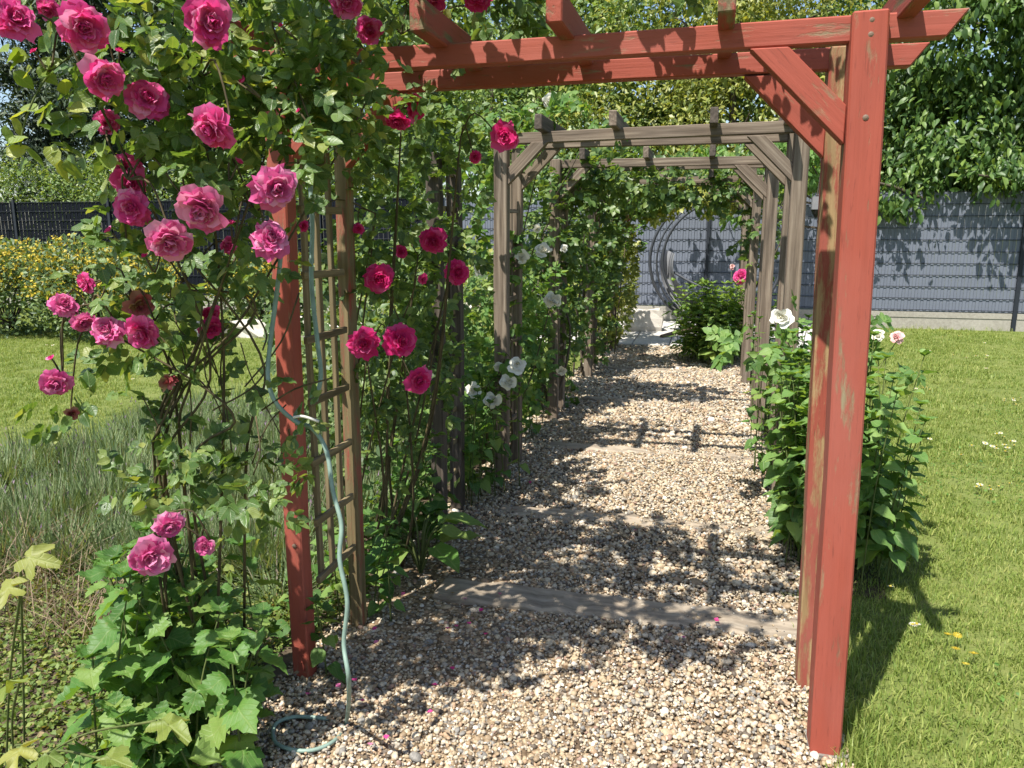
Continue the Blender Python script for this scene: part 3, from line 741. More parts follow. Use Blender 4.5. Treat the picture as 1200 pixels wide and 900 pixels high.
# dark trellis stands between the red pergola and the first grey arch
for X, lab in ((-1.36, 'dark brown rose trellis of two posts with rungs among deep pink roses'), (.60, 'greyed rose trellis of two posts with rungs behind the right red post')):
    t = thing('rose_trellis', lab, 'trellis', (X, 3.9, 0), 'free standing rose trellises')
    mt = M['dark'] if X < 0 else M['grey']
    for y in (3.82, 4.14): timber(t, 'post', (X, y, -.03), (X, y+.01, 2.0), .07 if X < 0 else .045, .07 if X < 0 else .045, mt, up=(1, 0, 0))
    for k_ in range(10): timber(t, 'rung', (X, 3.80, .25+k_*.185), (X, 4.16, .25+k_*.185), .02, .028, M['tan'] if X < 0 else M['grey'], bev=.002)
    timber(t, 'slat', (X+.02, 3.98, .15), (X+.02, 3.98, 1.98), .024, .016, mt, up=(1, 0, 0), bev=.002)

# ================================================================= FENCE
FY = 14.5
def fence(name, label, x0, x1, mat, base=True):
    t = thing(name, label, 'fence', ((x0+x1)/2, FY, 0), 'garden boundary fences'); n = int(round((x1-x0)/2.5)); w = (x1-x0)/n
    strips = MB()
    for i in range(int(w/.05)):
        x = -w/2+.03+i*.05; strips.box((x, .004*((i % 2)*2-1), .99), (.0251, .0012, .985))
    sm = strips.mesh('privacy_strips', mat)
    wires = MB()
    for i in range(int(w/.05)+1): wires.tube([(-w/2+.005+i*.05, -.010, 0), (-w/2+.005+i*.05, -.010, 2.0)], .0022, 4, False)
    wm = wires.mesh('vertical_wires', mat)
    rb = MB()
    rb.tube([(-w/2, -.017, 0), (w/2, -.017, 0)], .0055, 6); rodm = rb.mesh('rod', M['rod'], True)
    pb = MB(); pb.box((0, 0, 1.15), (.03, .02, 1.17)); pb.box((0, 0, 2.335), (.034, .024, .012)); pm = pb.mesh('post', M['rod'])
    bb = MB(); bb.box((0, 0, .075), (w/2-.04, .03, .125)); bb.box((0, -.004, .245), (w/2-.04, .036, .045)); bmx = bb.mesh('base_board', M['concrete'])
    for i in range(n):
        xc = x0+(i+.5)*w
        p = link('panel', sm, t, Matrix.Translation((xc, FY, .30)), None, None)
        link('vertical_wires', wm, p, Matrix.Translation((xc, FY, .30)), None, 'stuff')
        for k_ in range(11): link('rod', rodm, p, Matrix.Translation((xc, FY, .30+.03+k_*.195)))
        if base: link('base_board', bmx, t, Matrix.Translation((xc, FY, 0)))
    for i in range(n+1): link('post', pm, t, Matrix.Translation((x0+i*w, FY-.03, 0)))
fence('mesh_fence', 'slate grey privacy strip fence with wire rods on a concrete base behind the lawn', -5.0, 12.5, M['strip'])
fence('dark_fence', 'dark slatted privacy fence behind the yellow flowering shrubs', -35.0, -5.1, M['strip_dark'])

# ================================================================= TREES behind and over the fence
def tree(name, label, cat, base, h, blobs, lsize, mat, group=None, kind='far', trunk=.12, bark='bark', droop=.3, cl=12, spread=.22, width=1.0, dens=1.0, clump=.75):
    t = thing(name, label, cat, base, group); b = np.asarray(base, float)
    mb = MB(); top = b+np.array([0, 0, h*.75])
    spine = curve([b, b+np.array([.1, .05, h*.3]), b+np.array([-.05, .1, h*.55]), top], 14)
    mb.tube(spine, np.linspace(trunk, trunk*.35, len(spine)), 8)
    L = Leaves()
    for c, r, k in blobs:
        c = np.asarray(c, float); i = int(np.clip((c[2]-b[2]-.5)/(h*.75), .15, .95)*(len(spine)-1)); s = spine[i]
        mb.tube(curve([s, (s+c)/2+np.array([0, 0, -.15])+rng.normal(0, .1, 3), c, c+(c-s)*.25], 9), np.linspace(trunk*.4, trunk*.07, 10)[:len(curve([s, c, c, c], 9))+9][:10] if False else np.linspace(trunk*.4, trunk*.08, len(curve([s, (s+c)/2, c, c+(c-s)*.25], 9))), 5)
        pts, v = in_blob(c, r, max(1, int(k*dens)//cl), .6)
        if clump:
            ns = max(3, int(len(pts)/9)); sub, sv = in_blob(c, np.asarray(r)*.95, ns, .8); w_ = rng.integers(0, ns, len(pts)); sr = (.16+.26*rng.random(ns))*min(r)
            cd = rand_dirs(len(pts)); pts2 = sub[w_]+cd*(sr[w_]*(.5+.5*rng.random(len(pts))))[:, None]; m_ = rng.random(len(pts)) < clump
            pts = np.where(m_[:, None], pts2, pts); v = np.where(m_[:, None], nrm(sv[w_]*.6+cd*.8), v)
        for p, o in zip(pts, v):
            sh = nrm(o+rng.normal(0, .4, 3)+np.array([0, 0, -.2]))
            q = p+rng.normal(0, spread, (cl, 3))*np.array([1, 1, .7])
            d = nrm(sh*.5+rng.normal(0, .6, (cl, 3))+np.array([0, 0, -droop]))
            n = nrm(np.array([-.2, -.5, .8])+o*.35+rng.normal(0, .45, (cl, 3)))
            L.add(q, d, n, lsize*(.5+.55*rng.random(cl))*(.75+.6*rng.random()))
    mb.build('trunk', M[bark], t, True)
    foliage(t, L, kind, mat, 0, stuff='crown', width=width)
    return t
TG = 'trees behind the slate fence'
# right hand broad-leaved tree hanging over the fence
tree('broadleaf_tree', 'dark glossy broadleaf tree hanging over the slate fence beside the lawn', 'tree', (6.2, 15.6, 0), 7.5,
     [((3.7, 15.6, 3.2), (1.5, 1.3, 1.1), 4200), ((5.6, 15.4, 3.0), (1.6, 1.1, .9), 4200), ((7.6, 15.6, 3.3), (1.6, 1.3, 1.2), 3000), ((4.4, 15.4, 4.9), (1.7, 1.4, 1.2), 4500),
      ((6.4, 15.2, 4.7), (1.7, 1.4, 1.3), 4500), ((5.4, 15.8, 6.4), (2.2, 1.6, 1.2), 4500), ((3.0, 14.4, 2.35), (.6, .35, .4), 330), ((4.5, 14.2, 2.45), (.8, .35, .3), 300), ((6.2, 14.3, 2.5), (.7, .3, .3), 240), ((4.2, 15.0, 2.8), (1.6, .5, .5), 1200)],
     .165, M['tree_dark'], TG, 'mid', .16, droop=.9, spread=.15, dens=1.6)
tree('olive_tree', 'yellow green bushy tree rising behind the last grey arch', 'tree', (.4, 16.6, 0), 7.5,
     [((-1.6, 16.2, 3.4), (1.6, 1.2, 1.4), 5000), ((.6, 16.0, 3.7), (1.7, 1.2, 1.5), 5500), ((2.4, 16.4, 3.6), (1.4, 1.2, 1.5), 4500), ((-.6, 16.6, 5.6), (1.9, 1.4, 1.4), 5000), ((1.8, 16.8, 5.7), (1.9, 1.4, 1.4), 5000), ((.4, 16.0, 2.6), (2.2, .6, .6), 2600)],
     .13, M['tree_olive'], TG, droop=.3, spread=.2)
tree('bushy_tree', 'mid green bushy tree behind the fence, left of the yellow green one', 'tree', (-4.6, 16.8, 0), 7.5,
     [((-5.6, 16.4, 3.2), (1.6, 1.2, 1.4), 3500), ((-3.6, 16.2, 3.6), (1.6, 1.2, 1.5), 4500), ((-4.6, 16.8, 5.4), (2.2, 1.4, 1.6), 4500), ((-2.8, 16.9, 5.6), (1.6, 1.3, 1.3), 3500), ((-7.2, 16.6, 3.8), (1.6, 1.2, 1.6), 3000)],
     .14, M['tree_mid'], TG, droop=.3, spread=.22)
tree('drooping_tree', 'small tree with drooping bright leaves hanging above the round swing seat', 'tree', (1.9, 13.7, 0), 3.4,
     [((.4, 13.2, 2.55), (1.0, .5, .40), 1100), ((-.7, 13.3, 2.6), (.8, .5, .4), 800), ((1.5, 13.5, 2.75), (.8, .5, .5), 900), ((.6, 13.1, 2.05), (.45, .3, .22), 220)],
     .15, M['lush'], None, 'lance', .05, droop=1.0, spread=.14, width=1.5)
tree('backing_tree', 'tall dark tree standing deep behind the fence on the right', 'tree', (9.5, 19, 0), 9,
     [((8.2, 18.5, 4.5), (2.6, 1.6, 2.6), 5000), ((4.5, 19, 6.0), (2.8, 1.6, 2.4), 4500), ((11.5, 18.5, 4.2), (2.4, 1.6, 2.6), 3000), ((1.0, 19.5, 6.5), (2.8, 1.5, 2.2), 4000)], .22, M['tree_dark'], TG, 'mid')
tree('backing_tree', 'broad dark tree standing deep behind the fence in the middle of the garden', 'tree', (-3.5, 20, 0), 9,
     [((-1.5, 19.5, 6.3), (2.8, 1.4, 2.6), 5000), ((-5.0, 19.8, 5.8), (3.0, 1.4, 3.0), 5000), ((-8.2, 20, 5.6), (2.6, 1.4, 3.0), 4500), ((2.0, 19.2, 4.0), (3.0, 1.0, 2.0), 4000), ((-3.0, 19.2, 3.6), (3.0, 1.0, 2.0), 4000)], .30, M['tree_mid'], TG, 'mid')
# far left: dark conifers against the sky, and a hedge over the dark fence
for i, (x, y, h, lab) in enumerate(((-17.5, 20.5, 9.5, 'tall dark conifer with bare lower trunk beyond the dark fence'), (-20.5, 22, 11, 'thin dark conifer behind the tall one beyond the dark fence'),
                                    (-14.2, 20.5, 10, 'leaning dark conifer beyond the dark fence nearer the roses'), (-16.4, 24.5, 11, 'bushy dark conifer between and behind the other conifers'))):
    bl = [((x+rng.normal(0, .9), y+rng.normal(0, .5), z), (1.9-.06*z, 1.2, .5), 1500) for z in np.arange(2.6, h, .7)]
    tree('conifer', lab, 'tree', (x, y, 0), h*1.15, bl, .30, M['needle'], 'conifers beyond the black fence', 'far', .18, droop=.1, spread=.30, width=.6)
for i, (x, lab) in enumerate(((-19.5, 'bright green hedge shrub above the dark fence, farthest from the roses'), (-17.0, 'bright green hedge shrub above the dark fence, between its neighbours'), (-14.4, 'bright green hedge shrub above the dark fence, next to the roses'),
                              (-11.2, 'green hedge shrub above the dark fence, hidden behind the roses'))):
    tree('hedge_shrub', lab, 'shrub', (x, 16.0, 0), 3.2, [((x, 16, 2.2), (1.5, .8, 1.1), 2600), ((x+.5, 15.9, 2.7), (1.0, .7, .65), 1100)], .10, M['tree_mid'], 'hedge above the black fence', trunk=.06, spread=.14)
for i, (x, y, lab) in enumerate(((-24.5, 18.5, 'leafy tree beyond the dark fence, past the conifers'), (-28.5, 19.5, 'leafy tree beyond the far end of the dark fence'), (-11.5, 19.5, 'leafy tree behind the hedge, seen through the climbing rose'), (-8.3, 18.2, 'leafy tree behind the fence, seen through the left trellis'))):
    tree('leafy_tree', lab, 'tree', (x, y, 0), 8, [((x, y, 3.4), (1.9, 1.2, 1.5), 2600), ((x+.6, y, 5.6), (2.0, 1.3, 1.6), 2800), ((x-.8, y, 7.0), (1.6, 1.2, 1.0), 1500)], .17, M['tree_mid'], 'trees behind the climbing rose')

# ---- yellow flowering shrubs at the far left edge of the lawn
def yshrub(x, y, w, h, lab):
    t = thing('yellow_shrub', lab, 'shrub', (x, y, 0), 'yellow flowering shrubs'); L = Leaves(); Fl = Leaves(); mb = MB()
    for i in range(14):
        a = rng.random()*6.28; e_ = np.array([x+math.cos(a)*w*.7*rng.random(), y+math.sin(a)*.5, h*(.6+.3*rng.random())])
        c = curve([(x, y, -.02), ((x+e_[0])/2, (y+e_[1])/2, h*.4), e_], 8); mb.tube(c, np.linspace(.018, .005, len(c)), 5)
    mb.build('branch', M['bark'], t, True)
    for c, r, k in (((x, y, h*.42), (w, .8, h*.45), 2600), ((x-.3*w, y-.1, h*.68), (w*.6, .65, h*.34), 1500), ((x+.35*w, y, h*.62), (w*.6, .65, h*.34), 1500)):
        p, v = in_blob(c, r, k, .65); p[:, 2] = np.maximum(p[:, 2], .05)
        L.add(p, nrm(v*.6+rng.normal(0, .6, (k, 3))+(0, 0, .3)), nrm(v*.6+(-.1, -.4, .7)+rng.normal(0, .4, (k, 3))), .085*(.6+.8*rng.random(k)))
        kk = k//4; p, v = in_blob(c, np.asarray(r)*1.04, kk, 1.0); m = (p[:, 2] > h*.45); p = p[m]; kk = len(p)
        for _ in range(3): Fl.add(p+rng.normal(0, .02, (kk, 3)), rand_dirs(kk, .3), rand_dirs(kk, 1.2)+(0, -.6, 0), .05*(.6+.7*rng.random(kk)))
    foliage(t, L, 'far', M['shrub'], 0); foliage(t, Fl, 'far', M['yellow'], 0, stuff='flower_heads', width=1.6)
yshrub(-10.9, 10.1, 1.3, 1.55, 'yellow flowering shrub on the far lawn edge, beside the dark fence end')
yshrub(-8.9, 10.0, 1.25, 1.5, 'yellow flowering shrub on the far lawn edge, with roses in front of it')
yshrub(-7.1, 11.6, 1.0, 1.3, 'yellow flowering shrub set back behind the pale edging stones')
def bush(name, lab, x, y, w, d, h, mat, k, ls, kind='far', group=None, width=1.0, cat='shrub'):
    t = thing(name, lab, cat, (x, y, 0), group); mb = MB()
    for i in range(10):
        e_ = np.array([x+rng.normal(0, w*.4), y+rng.normal(0, d*.4), h*(.55+.35*rng.random())]); c = curve([(x+rng.normal(0, .04), y, -.02), ((x+e_[0])/2, (y+e_[1])/2, h*.45), e_], 8)
        mb.tube(c, np.linspace(.010, .004, len(c)), 5)
    mb.build('branch', M['stem'], t, True); L = Leaves()
    p, v = in_blob((x, y, h*.5), (w, d, h*.52), k, .55); p[:, 2] = np.maximum(p[:, 2], .04)
    p += (np.sin(p*7.3+x)*.06)
    L.add(p, nrm(v*.8+rng.normal(0, .5, (k, 3))), nrm(v*.4+(-.1, -.35, .8)+rng.normal(0, .4, (k, 3))), ls*(.6+.8*rng.random(k)))
    foliage(t, L, kind, mat, 0, width=width); return t
bush('edging_plant', 'light green leafy shrub between the dark trellis and the fence', -3.1, 9.0, .95, .8, 1.5, M['tree_olive'], 2600, .10)
bush('lawn_shrub', 'light green shrub growing behind the white roses', -2.35, 6.6, .75, 1.0, 1.45, M['tree_mid'], 3200, .085)
bush('lawn_shrub', 'leafy green shrub filling the bed behind the left trellis', -2.2, 4.9, .55, .8, 1.35, M['shrub'], 2600, .08)
bush('patio_shrub', 'yellow green shrub by the pale stone block on the patio', -1.55, 12.0, .55, .5, 1.55, M['tree_olive'], 1700, .09)
bush('patio_shrub', 'dark green shrub against the fence behind the swing seat', -2.9, 13.6, .9, .5, 1.6, M['tree_mid'], 1700, .11)

# ---- pale edging stones behind the left lawn
def stone(lab, x, y, s, rz, group, seed, name='edging_stone'):
    r = np.random.default_rng(seed); bm = bmesh.new(); bmesh.ops.create_cube(bm, size=1); bmesh.ops.subdivide_edges(bm, edges=bm.edges[:], cuts=2, use_grid_fill=True)
    for v in bm.verts:
        q = Vector(v.co); v.co = Vector((q.x*s[0], q.y*s[1], q.z*s[2]))*(1-.10*q.length_squared)+Vector(r.normal(0, .015, 3))
    me = bpy.data.meshes.new(name); bm.to_mesh(me); bm.free(); me.materials.append(M['stone'])
    o = link(name, me, None, Matrix.Translation((x, y, s[2]*.38)) @ Matrix.Rotation(rz, 4, 'Z')); tag(o, lab, 'stone', group)
for i, x in enumerate((-7.55, -6.85, -6.1, -5.35)):
    stone('pale edging stone on the far side of the lawn, %s' % ('beside the yellow shrubs', 'second along from the yellow shrubs', 'third along from the yellow shrubs', 'fourth along from the yellow shrubs')[i], x, 10.7+.1*i, (.62+.05*(i % 2), .35, .26+.04*(i % 3)), .1*i, 'pale edging stones', i)
stone('pale limestone block standing on the patio beside the swing seat', -.98, 12.9, (.62, .4, .42), .2, None, 9, 'stone_block')

# ================================================================= ROUND SWING SEAT
t = thing('swing_seat', 'round grey hoop swing seat with slung basket in front of the slate fence', 'swing seat', (.15, 12.9, 0))
c0 = AY(838, 297, 12.9)
def arc(cx, cy, cz, r, a0, a1, tilt=0.0, n=40):
    a = np.linspace(a0, a1, n); return np.stack([cx+r*np.cos(a), cy+tilt*np.sin(a), cz+r*np.sin(a)], -1)
for (dx, dy, r, rd) in ((0, 0, 1.02, .024), (.10, -.32, .90, .021)):
    m = MB(); m.tube(arc(c0[0]+dx, 12.9+dy, 1.17+(.0 if dy == 0 else .02), r, 0, 2*math.pi*.999, -.18, 56), rd, 8); m.build('hoop', M['steel'], t, True)
m = MB(); m.tube(arc(c0[0]+.08, 12.68, 1.16, .98, math.pi*.72, math.pi*1.35, -.15, 20), .016, 6); m.build('side_rail', M['steel'], t, True)
# basket: a dished half disc hung in the hoop
V = []; F = []; nu, nv = 22, 9
for i in range(nu):
    a = math.pi*(.92+.75*i/(nu-1))
    for j in range(nv):
        q = j/(nv-1); rr = .90*(1-.24*q); V.append((c0[0]+.05+rr*math.cos(a), 12.72+.30*math.sin(math.pi*q)-.22*q, 1.14+rr*math.sin(a)*(1-.12*q)))
for i in range(nu-1):
    for j in range(nv-1): b_ = i*nv+j; F.append((b_, b_+1, b_+nv+1, b_+nv))
link('basket', npmesh('basket', np.array(V), np.array(F), M['mesh'], True), t)
m = MB(); m.tube(curve([(c0[0]-.62, 12.6, 1.0), (c0[0]-.25, 12.4, .82), (c0[0]+.15, 12.35, .72), (c0[0]+.55, 12.4, .80)], 20), .02, 6); m.build('seat_rail', M['steel'], t, True)
m = MB(); m.tube(curve([(c0[0]-.75, 12.0, .05), (c0[0]-.45, 12.4, .10), (c0[0]-.1, 12.75, .17)], 12), .03, 7); m.tube(curve([(c0[0]+.75, 12.0, .05), (c0[0]+.45, 12.4, .10), (c0[0]+.1, 12.75, .17)], 12), .03, 7)
m.tube(curve([(c0[0]-.1, 12.75, .17), (c0[0]-.1, 13.2, .06)], 6), .03, 7); m.build('foot_frame', M['rust'], t, True)

# ================================================================= ROSES
def toward(p, down=.25, side=0.0): return nrm(nrm(cC-np.asarray(p))+np.array([side, 0, -down]))
# ---- the big pink climbing rose at the left red post
root = np.array([-1.52, 2.12, 0])
rose = thing('climbing_rose', 'tall pink climbing rose arching over the left side of the red pergola', 'rose', tuple(root))
canes = MB()
hubs = [P(215, 330, 2.05), P(300, 250, 1.95), P(150, 210, 1.85), P(235, 90, 1.85), P(90, 60, 1.75), P(330, 60, 2.0), P(400, 20, 2.15), P(110, 370, 2.1), P(175, 385, 2.15), P(470, 40, 2.4), P(210, 440, 2.25)]
for i, h_ in enumerate(hubs):
    for rep in range(1):
        b = root+np.array([-.14+.14*rng.uniform(-1, 1), rng.uniform(-.1, .25), -.02]); low = P(rng.uniform(170, 320), 570-rng.random()*80, 2.32)
        mid = P(270+rng.normal(0, 40), 400+rng.normal(0, 25), 2.15) if h_[2] > 1.3 else (low+h_)/2
        c = curve([b, low, mid, h_+rng.normal(0, .03, 3)], 22); canes.tube(c, np.linspace(.0052, .0026, len(c)), 6)
for i in range(16):  # thin bare twigs low down
    a_ = P(rng.uniform(190, 330), rng.uniform(400, 560), rng.uniform(2.05, 2.35)); b_ = a_+np.array([rng.normal(0, .12), rng.normal(0, .08), rng.uniform(.05, .35)])
    canes.tube(curve([a_, (a_+b_)/2+rng.normal(0, .03, 3), b_], 8), .0025, 4)
def pb(x, y, d, rx, ry, rz, k): return (P(x, y, d), (rx, ry, rz), k)
BLOBS = [pb(250, 60, 1.95, .26, .20, .17, 150), pb(180, 70, 1.85, .15, .14, .13, 46), pb(330, 60, 2.05, .24, .2, .16, 130), pb(290, 140, 1.98, .18, .16, .10, 62), pb(205, 180, 1.95, .14, .12, .12, 46),
         pb(250, 232, 2.0, .14, .12, .11, 46), pb(222, 310, 2.05, .13, .12, .09, 44), pb(285, 300, 2.05, .07, .08, .07, 12), pb(130, 40, 1.75, .14, .12, .10, 40), pb(385, 130, 2.0, .12, .1, .08, 34), pb(410, 10, 2.2, .22, .16, .06, 40), pb(350, 95, 2.05, .1, .1, .06, 20),
         pb(150, 190, 1.9, .10, .1, .15, 26), pb(120, 345, 2.1, .14, .12, .06, 26), pb(200, 350, 2.15, .15, .12, .10, 40), pb(170, 420, 2.2, .12, .1, .08, 16), pb(130, 465, 2.2, .07, .07, .10, 16), pb(110, 500, 2.2, .05, .05, .08, 8),
         pb(520, 0, 2.55, .30, .18, .07, 70), pb(620, 0, 2.6, .20, .16, .06, 40), pb(440, 125, 2.45, .12, .12, .10, 26), pb(360, 190, 2.05, .08, .08, .08, 16), pb(235, 500, 2.25, .13, .1, .13, 26), pb(290, 520, 2.2, .08, .08, .12, 18), pb(215, 560, 2.2, .12, .1, .08, 20), pb(280, 420, 2.25, .08, .1, .14, 9), pb(255, 400, 2.3, .10, .12, .18, 20),
         pb(360, 540, 2.18, .08, .06, .06, 14), pb(250, 580, 2.15, .16, .12, .08, 40), pb(60, 20, 1.7, .10, .1, .06, 14)]
OVER = [((-.85, 1.70, 2.42), (.27, .24, .13), 140), ((-.52, 1.76, 2.47), (.24, .2, .12), 80), ((-1.1, 2.35, 2.42), (.35, .35, .14), 150), ((-.55, 2.45, 2.44), (.35, .3, .11), 110),
          ((-.05, 2.5, 2.42), (.3, .25, .09), 60), ((-.95, 1.95, 2.46), (.3, .25, .1), 60), ((-.9, 2.85, 2.38), (.4, .25, .12), 90)]
BLOBS = [(c_, r_, int(k_*.98)) for c_, r_, k_ in BLOBS]+[(np.asarray(c_)+(0, 0, .03), r_, int(k_*1.2)) for c_, r_, k_ in OVER]
RL = rose_blobs(BLOBS, .041)
PB = [(18, 22, 58, 1.62, 'pink'), (98, 32, 60, 1.66, 'pink'), (56, 12, 30, 1.75, 'pink'), (122, 92, 54, 1.68, 'pink'), (173, 116, 50, 1.78, 'pink'), (245, 25, 54, 1.72, 'pink'), (247, 150, 58, 1.68, 'pink'),
      (125, 143, 30, 1.95, 'pink'), (150, 196, 32, 1.95, 'pink'), (152, 215, 36, 1.92, 'pink'), (154, 244, 42, 1.85, 'pink'), (237, 245, 58, 1.74, 'pale'), (198, 283, 54, 1.76, 'pale'), (323, 221, 56, 1.74, 'pale'), (318, 280, 48, 1.80, 'pale'),
      (406, 2, 38, 2.0, 'pink'), (76, 357, 34, 2.05, 'pale'), (100, 332, 26, 2.1, 'pink'), (98, 379, 30, 2.05, 'pale'), (125, 387, 42, 2.02, 'pale'), (166, 390, 42, 2.02, 'pink'), (247, 367, 24, 2.2, 'deep'), (248, 385, 28, 2.18, 'deep'),
      (163, 358, 36, 2.08, 'wither'), (65, 449, 34, 2.1, 'pale'), (196, 448, 24, 2.15, 'wither'), (268, 288, 20, 2.15, 'pink'), (84, 485, 18, 2.15, 'wither'), (178, 653, 48, 1.98, 'pale'), (198, 617, 36, 2.02, 'pale'), (240, 640, 22, 2.08, 'pale'), (433, 36, 30, 2.4, 'pink'), (505, 0, 40, 2.5, 'pink'), (560, -4, 40, 2.5, 'deep')]
for x, y, s_, d, key in PB:
    p = P(x, y, d); hub = min(hubs, key=lambda h_: np.linalg.norm(h_-p)) if y < 560 else P(250, 640, 2.12)
    bloom(rose, key, p, s_*d/FPX*1.12, toward(p, rng.uniform(-.4, .6), rng.normal(-.1, .38))+rng.normal(0, .2, 3), canes, hub)
for x, y, d in ((40, 60, 1.7), (140, 60, 1.75), (205, 60, 1.8), (285, 95, 1.8), (280, 190, 1.82), (215, 205, 1.85), (170, 300, 1.9), (270, 262, 1.85), (350, 130, 1.9), (200, 330, 2.05), (140, 335, 2.05), (60, 420, 2.1), (380, 175, 2.0), (128, 270, 1.9), (330, 30, 1.9)):
    p = P(x, y, d); hub = min(hubs, key=lambda h_: np.linalg.norm(h_-p)); bloom(rose, 'bud', p, rng.uniform(.018, .028), np.array([rng.normal(-.2, .4), rng.normal(-.3, .3), .9]), canes, hub)
canes.build('cane', M['cane'], rose, True)
foliage(rose, clear_view(RL, [q_[:4] for q_ in PB]), 'ovate', M['rose_leaf'], 300)
# young lime leaves at the top left
L = Leaves(); mb = MB(); mb.tube(curve([P(90, 60, 1.75), P(55, 90, 1.72), P(30, 140, 1.72), P(22, 190, 1.74)], 16), .0022, 5); mb.build('young_shoot', M['stem'], rose, True)
for x, y in ((30, 62), (5, 70), (45, 78), (22, 85), (50, 88), (14, 140), (30, 132), (20, 188), (10, 178), (55, 168), (75, 120), (90, 110), (78, 130), (110, 180), (120, 175), (70, 182)):
    for k_ in range(2):
        L.add(P(x+rng.normal(0, 8), y+rng.normal(0, 6), 1.72), rand_dirs(1, -.3)[0]*np.array([1, .5, .6]), np.array([-.2, -.6, .7])+rng.normal(0, .3, 3), .05)
foliage(rose, L, 'ovate', M['lime'], 60, stuff='young_leaves')

# ---- deep pink rose on the dark trellis, inside the arch
root = np.array([-1.5, 3.3, 0]); rose2 = thing('trellis_rose', 'deep pink rose trained on the dark trellis behind the red pergola', 'rose', tuple(root)); canes = MB()
hubs = [P(430, 420, 2.95), P(470, 380, 3.1), P(490, 300, 3.3), P(470, 150, 2.9), P(540, 160, 2.9), P(520, 350, 3.3), P(440, 250, 3.0)]
for h_ in hubs:
    for rep in range(2):
        b = root+rng.normal(0, .08, 3)*np.array([1, 1, 0]); c = curve([b, (b*.6+h_*.4)+rng.normal(0, .06, 3), h_], 16); canes.tube(c, np.linspace(.008, .003, len(c)), 6)
B2 = [((-1.36, 2.95, 1.15), (.13, .25, .30), 90), ((-1.40, 2.95, 1.75), (.16, .3, .3), 110), ((-1.38, 3.5, 1.5), (.16, .35, .4), 170), ((-1.35, 3.55, .95), (.13, .3, .25), 80), ((-1.40, 4.0, 1.75), (.18, .3, .35), 130), ((-1.45, 4.2, 1.2), (.15, .3, .35), 90),
      ((-1.2, 2.95, 2.05), (.25, .3, .14), 90), ((-1.3, 3.6, 2.1), (.22, .4, .18), 110), ((-1.0, 2.85, 2.16), (.35, .22, .08), 50), ((-1.62, 3.2, 1.3), (.2, .5, .6), 160), ((-1.4, 3.2, .75), (.14, .3, .2), 50)]
RL2 = rose_blobs(B2, .047)
PB2 = ((591, 160, 40, 2.6), (470, 399, 44, 2.72), (426, 403, 40, 2.75), (444, 326, 38, 2.85), (507, 282, 34, 3.15), (536, 319, 32, 3.2), (491, 446, 38, 2.85), (466, 142, 34, 2.75), (487, 125, 38, 2.8), (420, 268, 16, 2.9), (356, 265, 14, 2.6), (496, 327, 14, 3.0), (557, 184, 16, 2.9), (470, 295, 18, 3.3))
for x, y, s_, d in PB2:
    p = P(x, y, d); hub = min(hubs, key=lambda h_: np.linalg.norm(h_-p)); bloom(rose2, 'deep', p, s_*d/FPX*1.08, toward(p, rng.uniform(-.2, .5), rng.normal(.1, .3))+rng.normal(0, .22, 3), canes, hub)
canes.build('cane', M['cane'], rose2, True); foliage(rose2, clear_view(RL2, PB2), 'ovate', M['rose_leaf_dark'], 220)

# ---- white rose on the first grey arches
root = np.array([-1.42, 5.0, 0]); rose3 = thing('white_rose', 'white rose climbing the left posts of the front grey arch', 'rose', tuple(root)); canes = MB()
hubs = [P(600, 400, 5.1), P(600, 310, 5.2), P(650, 340, 5.7), P(570, 455, 4.75), P(645, 130, 5.2), P(590, 430, 4.9)]
for h_ in hubs:
    b = root+rng.normal(0, .08, 3)*np.array([1, 1, 0]); c = curve([b, b*.6+h_*.4+rng.normal(0, .06, 3), h_], 16); canes.tube(c, np.linspace(.008, .003, len(c)), 6)
for x, y, s_, d in ((636, 294, 24, 5.1), (611, 302, 20, 5.0), (648, 352, 22, 5.3), (606, 427, 26, 4.7), (596, 448, 22, 4.7), (578, 469, 24, 4.6), (556, 458, 22, 4.6), (584, 430, 14, 4.8), (657, 434, 16, 5.9), (661, 292, 12, 5.6), (630, 268, 14, 5.2), (562, 318, 20, 5.2), (645, 119, 20, 5.2), (620, 130, 12, 5.2), (574, 310, 12, 5.3), (548, 360, 12, 5.2)):
    p = P(x, y, d); hub = min(hubs, key=lambda h_: np.linalg.norm(h_-p)); bloom(rose3, 'white', p, s_*d/FPX, toward(p, rng.uniform(-.4, .2), rng.normal(.1, .3))+rng.normal(0, .25, 3), canes, hub)
canes.build('cane', M['cane'], rose3, True)
B3 = [((-1.32, 4.85, .85), (.16, .3, .25), 70), ((-1.3, 5.1, 1.25), (.15, .4, .25), 80), ((-1.45, 4.6, .5), (.16, .25, .4), 90), ((-1.5, 5.2, .7), (.2, .5, .6), 150), ((-1.28, 5.9, 1.15), (.15, .4, .3), 80), ((-1.3, 5.6, .75), (.14, .4, .35), 80), ((-1.4, 5.0, 2.2), (.3, .4, .16), 70), ((-1.55, 5.0, 1.7), (.2, .5, .4), 90), ((-1.0, 5.1, 2.3), (.5, .25, .10), 50)]
foliage(rose3, rose_blobs(B3, .055), 'ovate', M['lush'], 120)
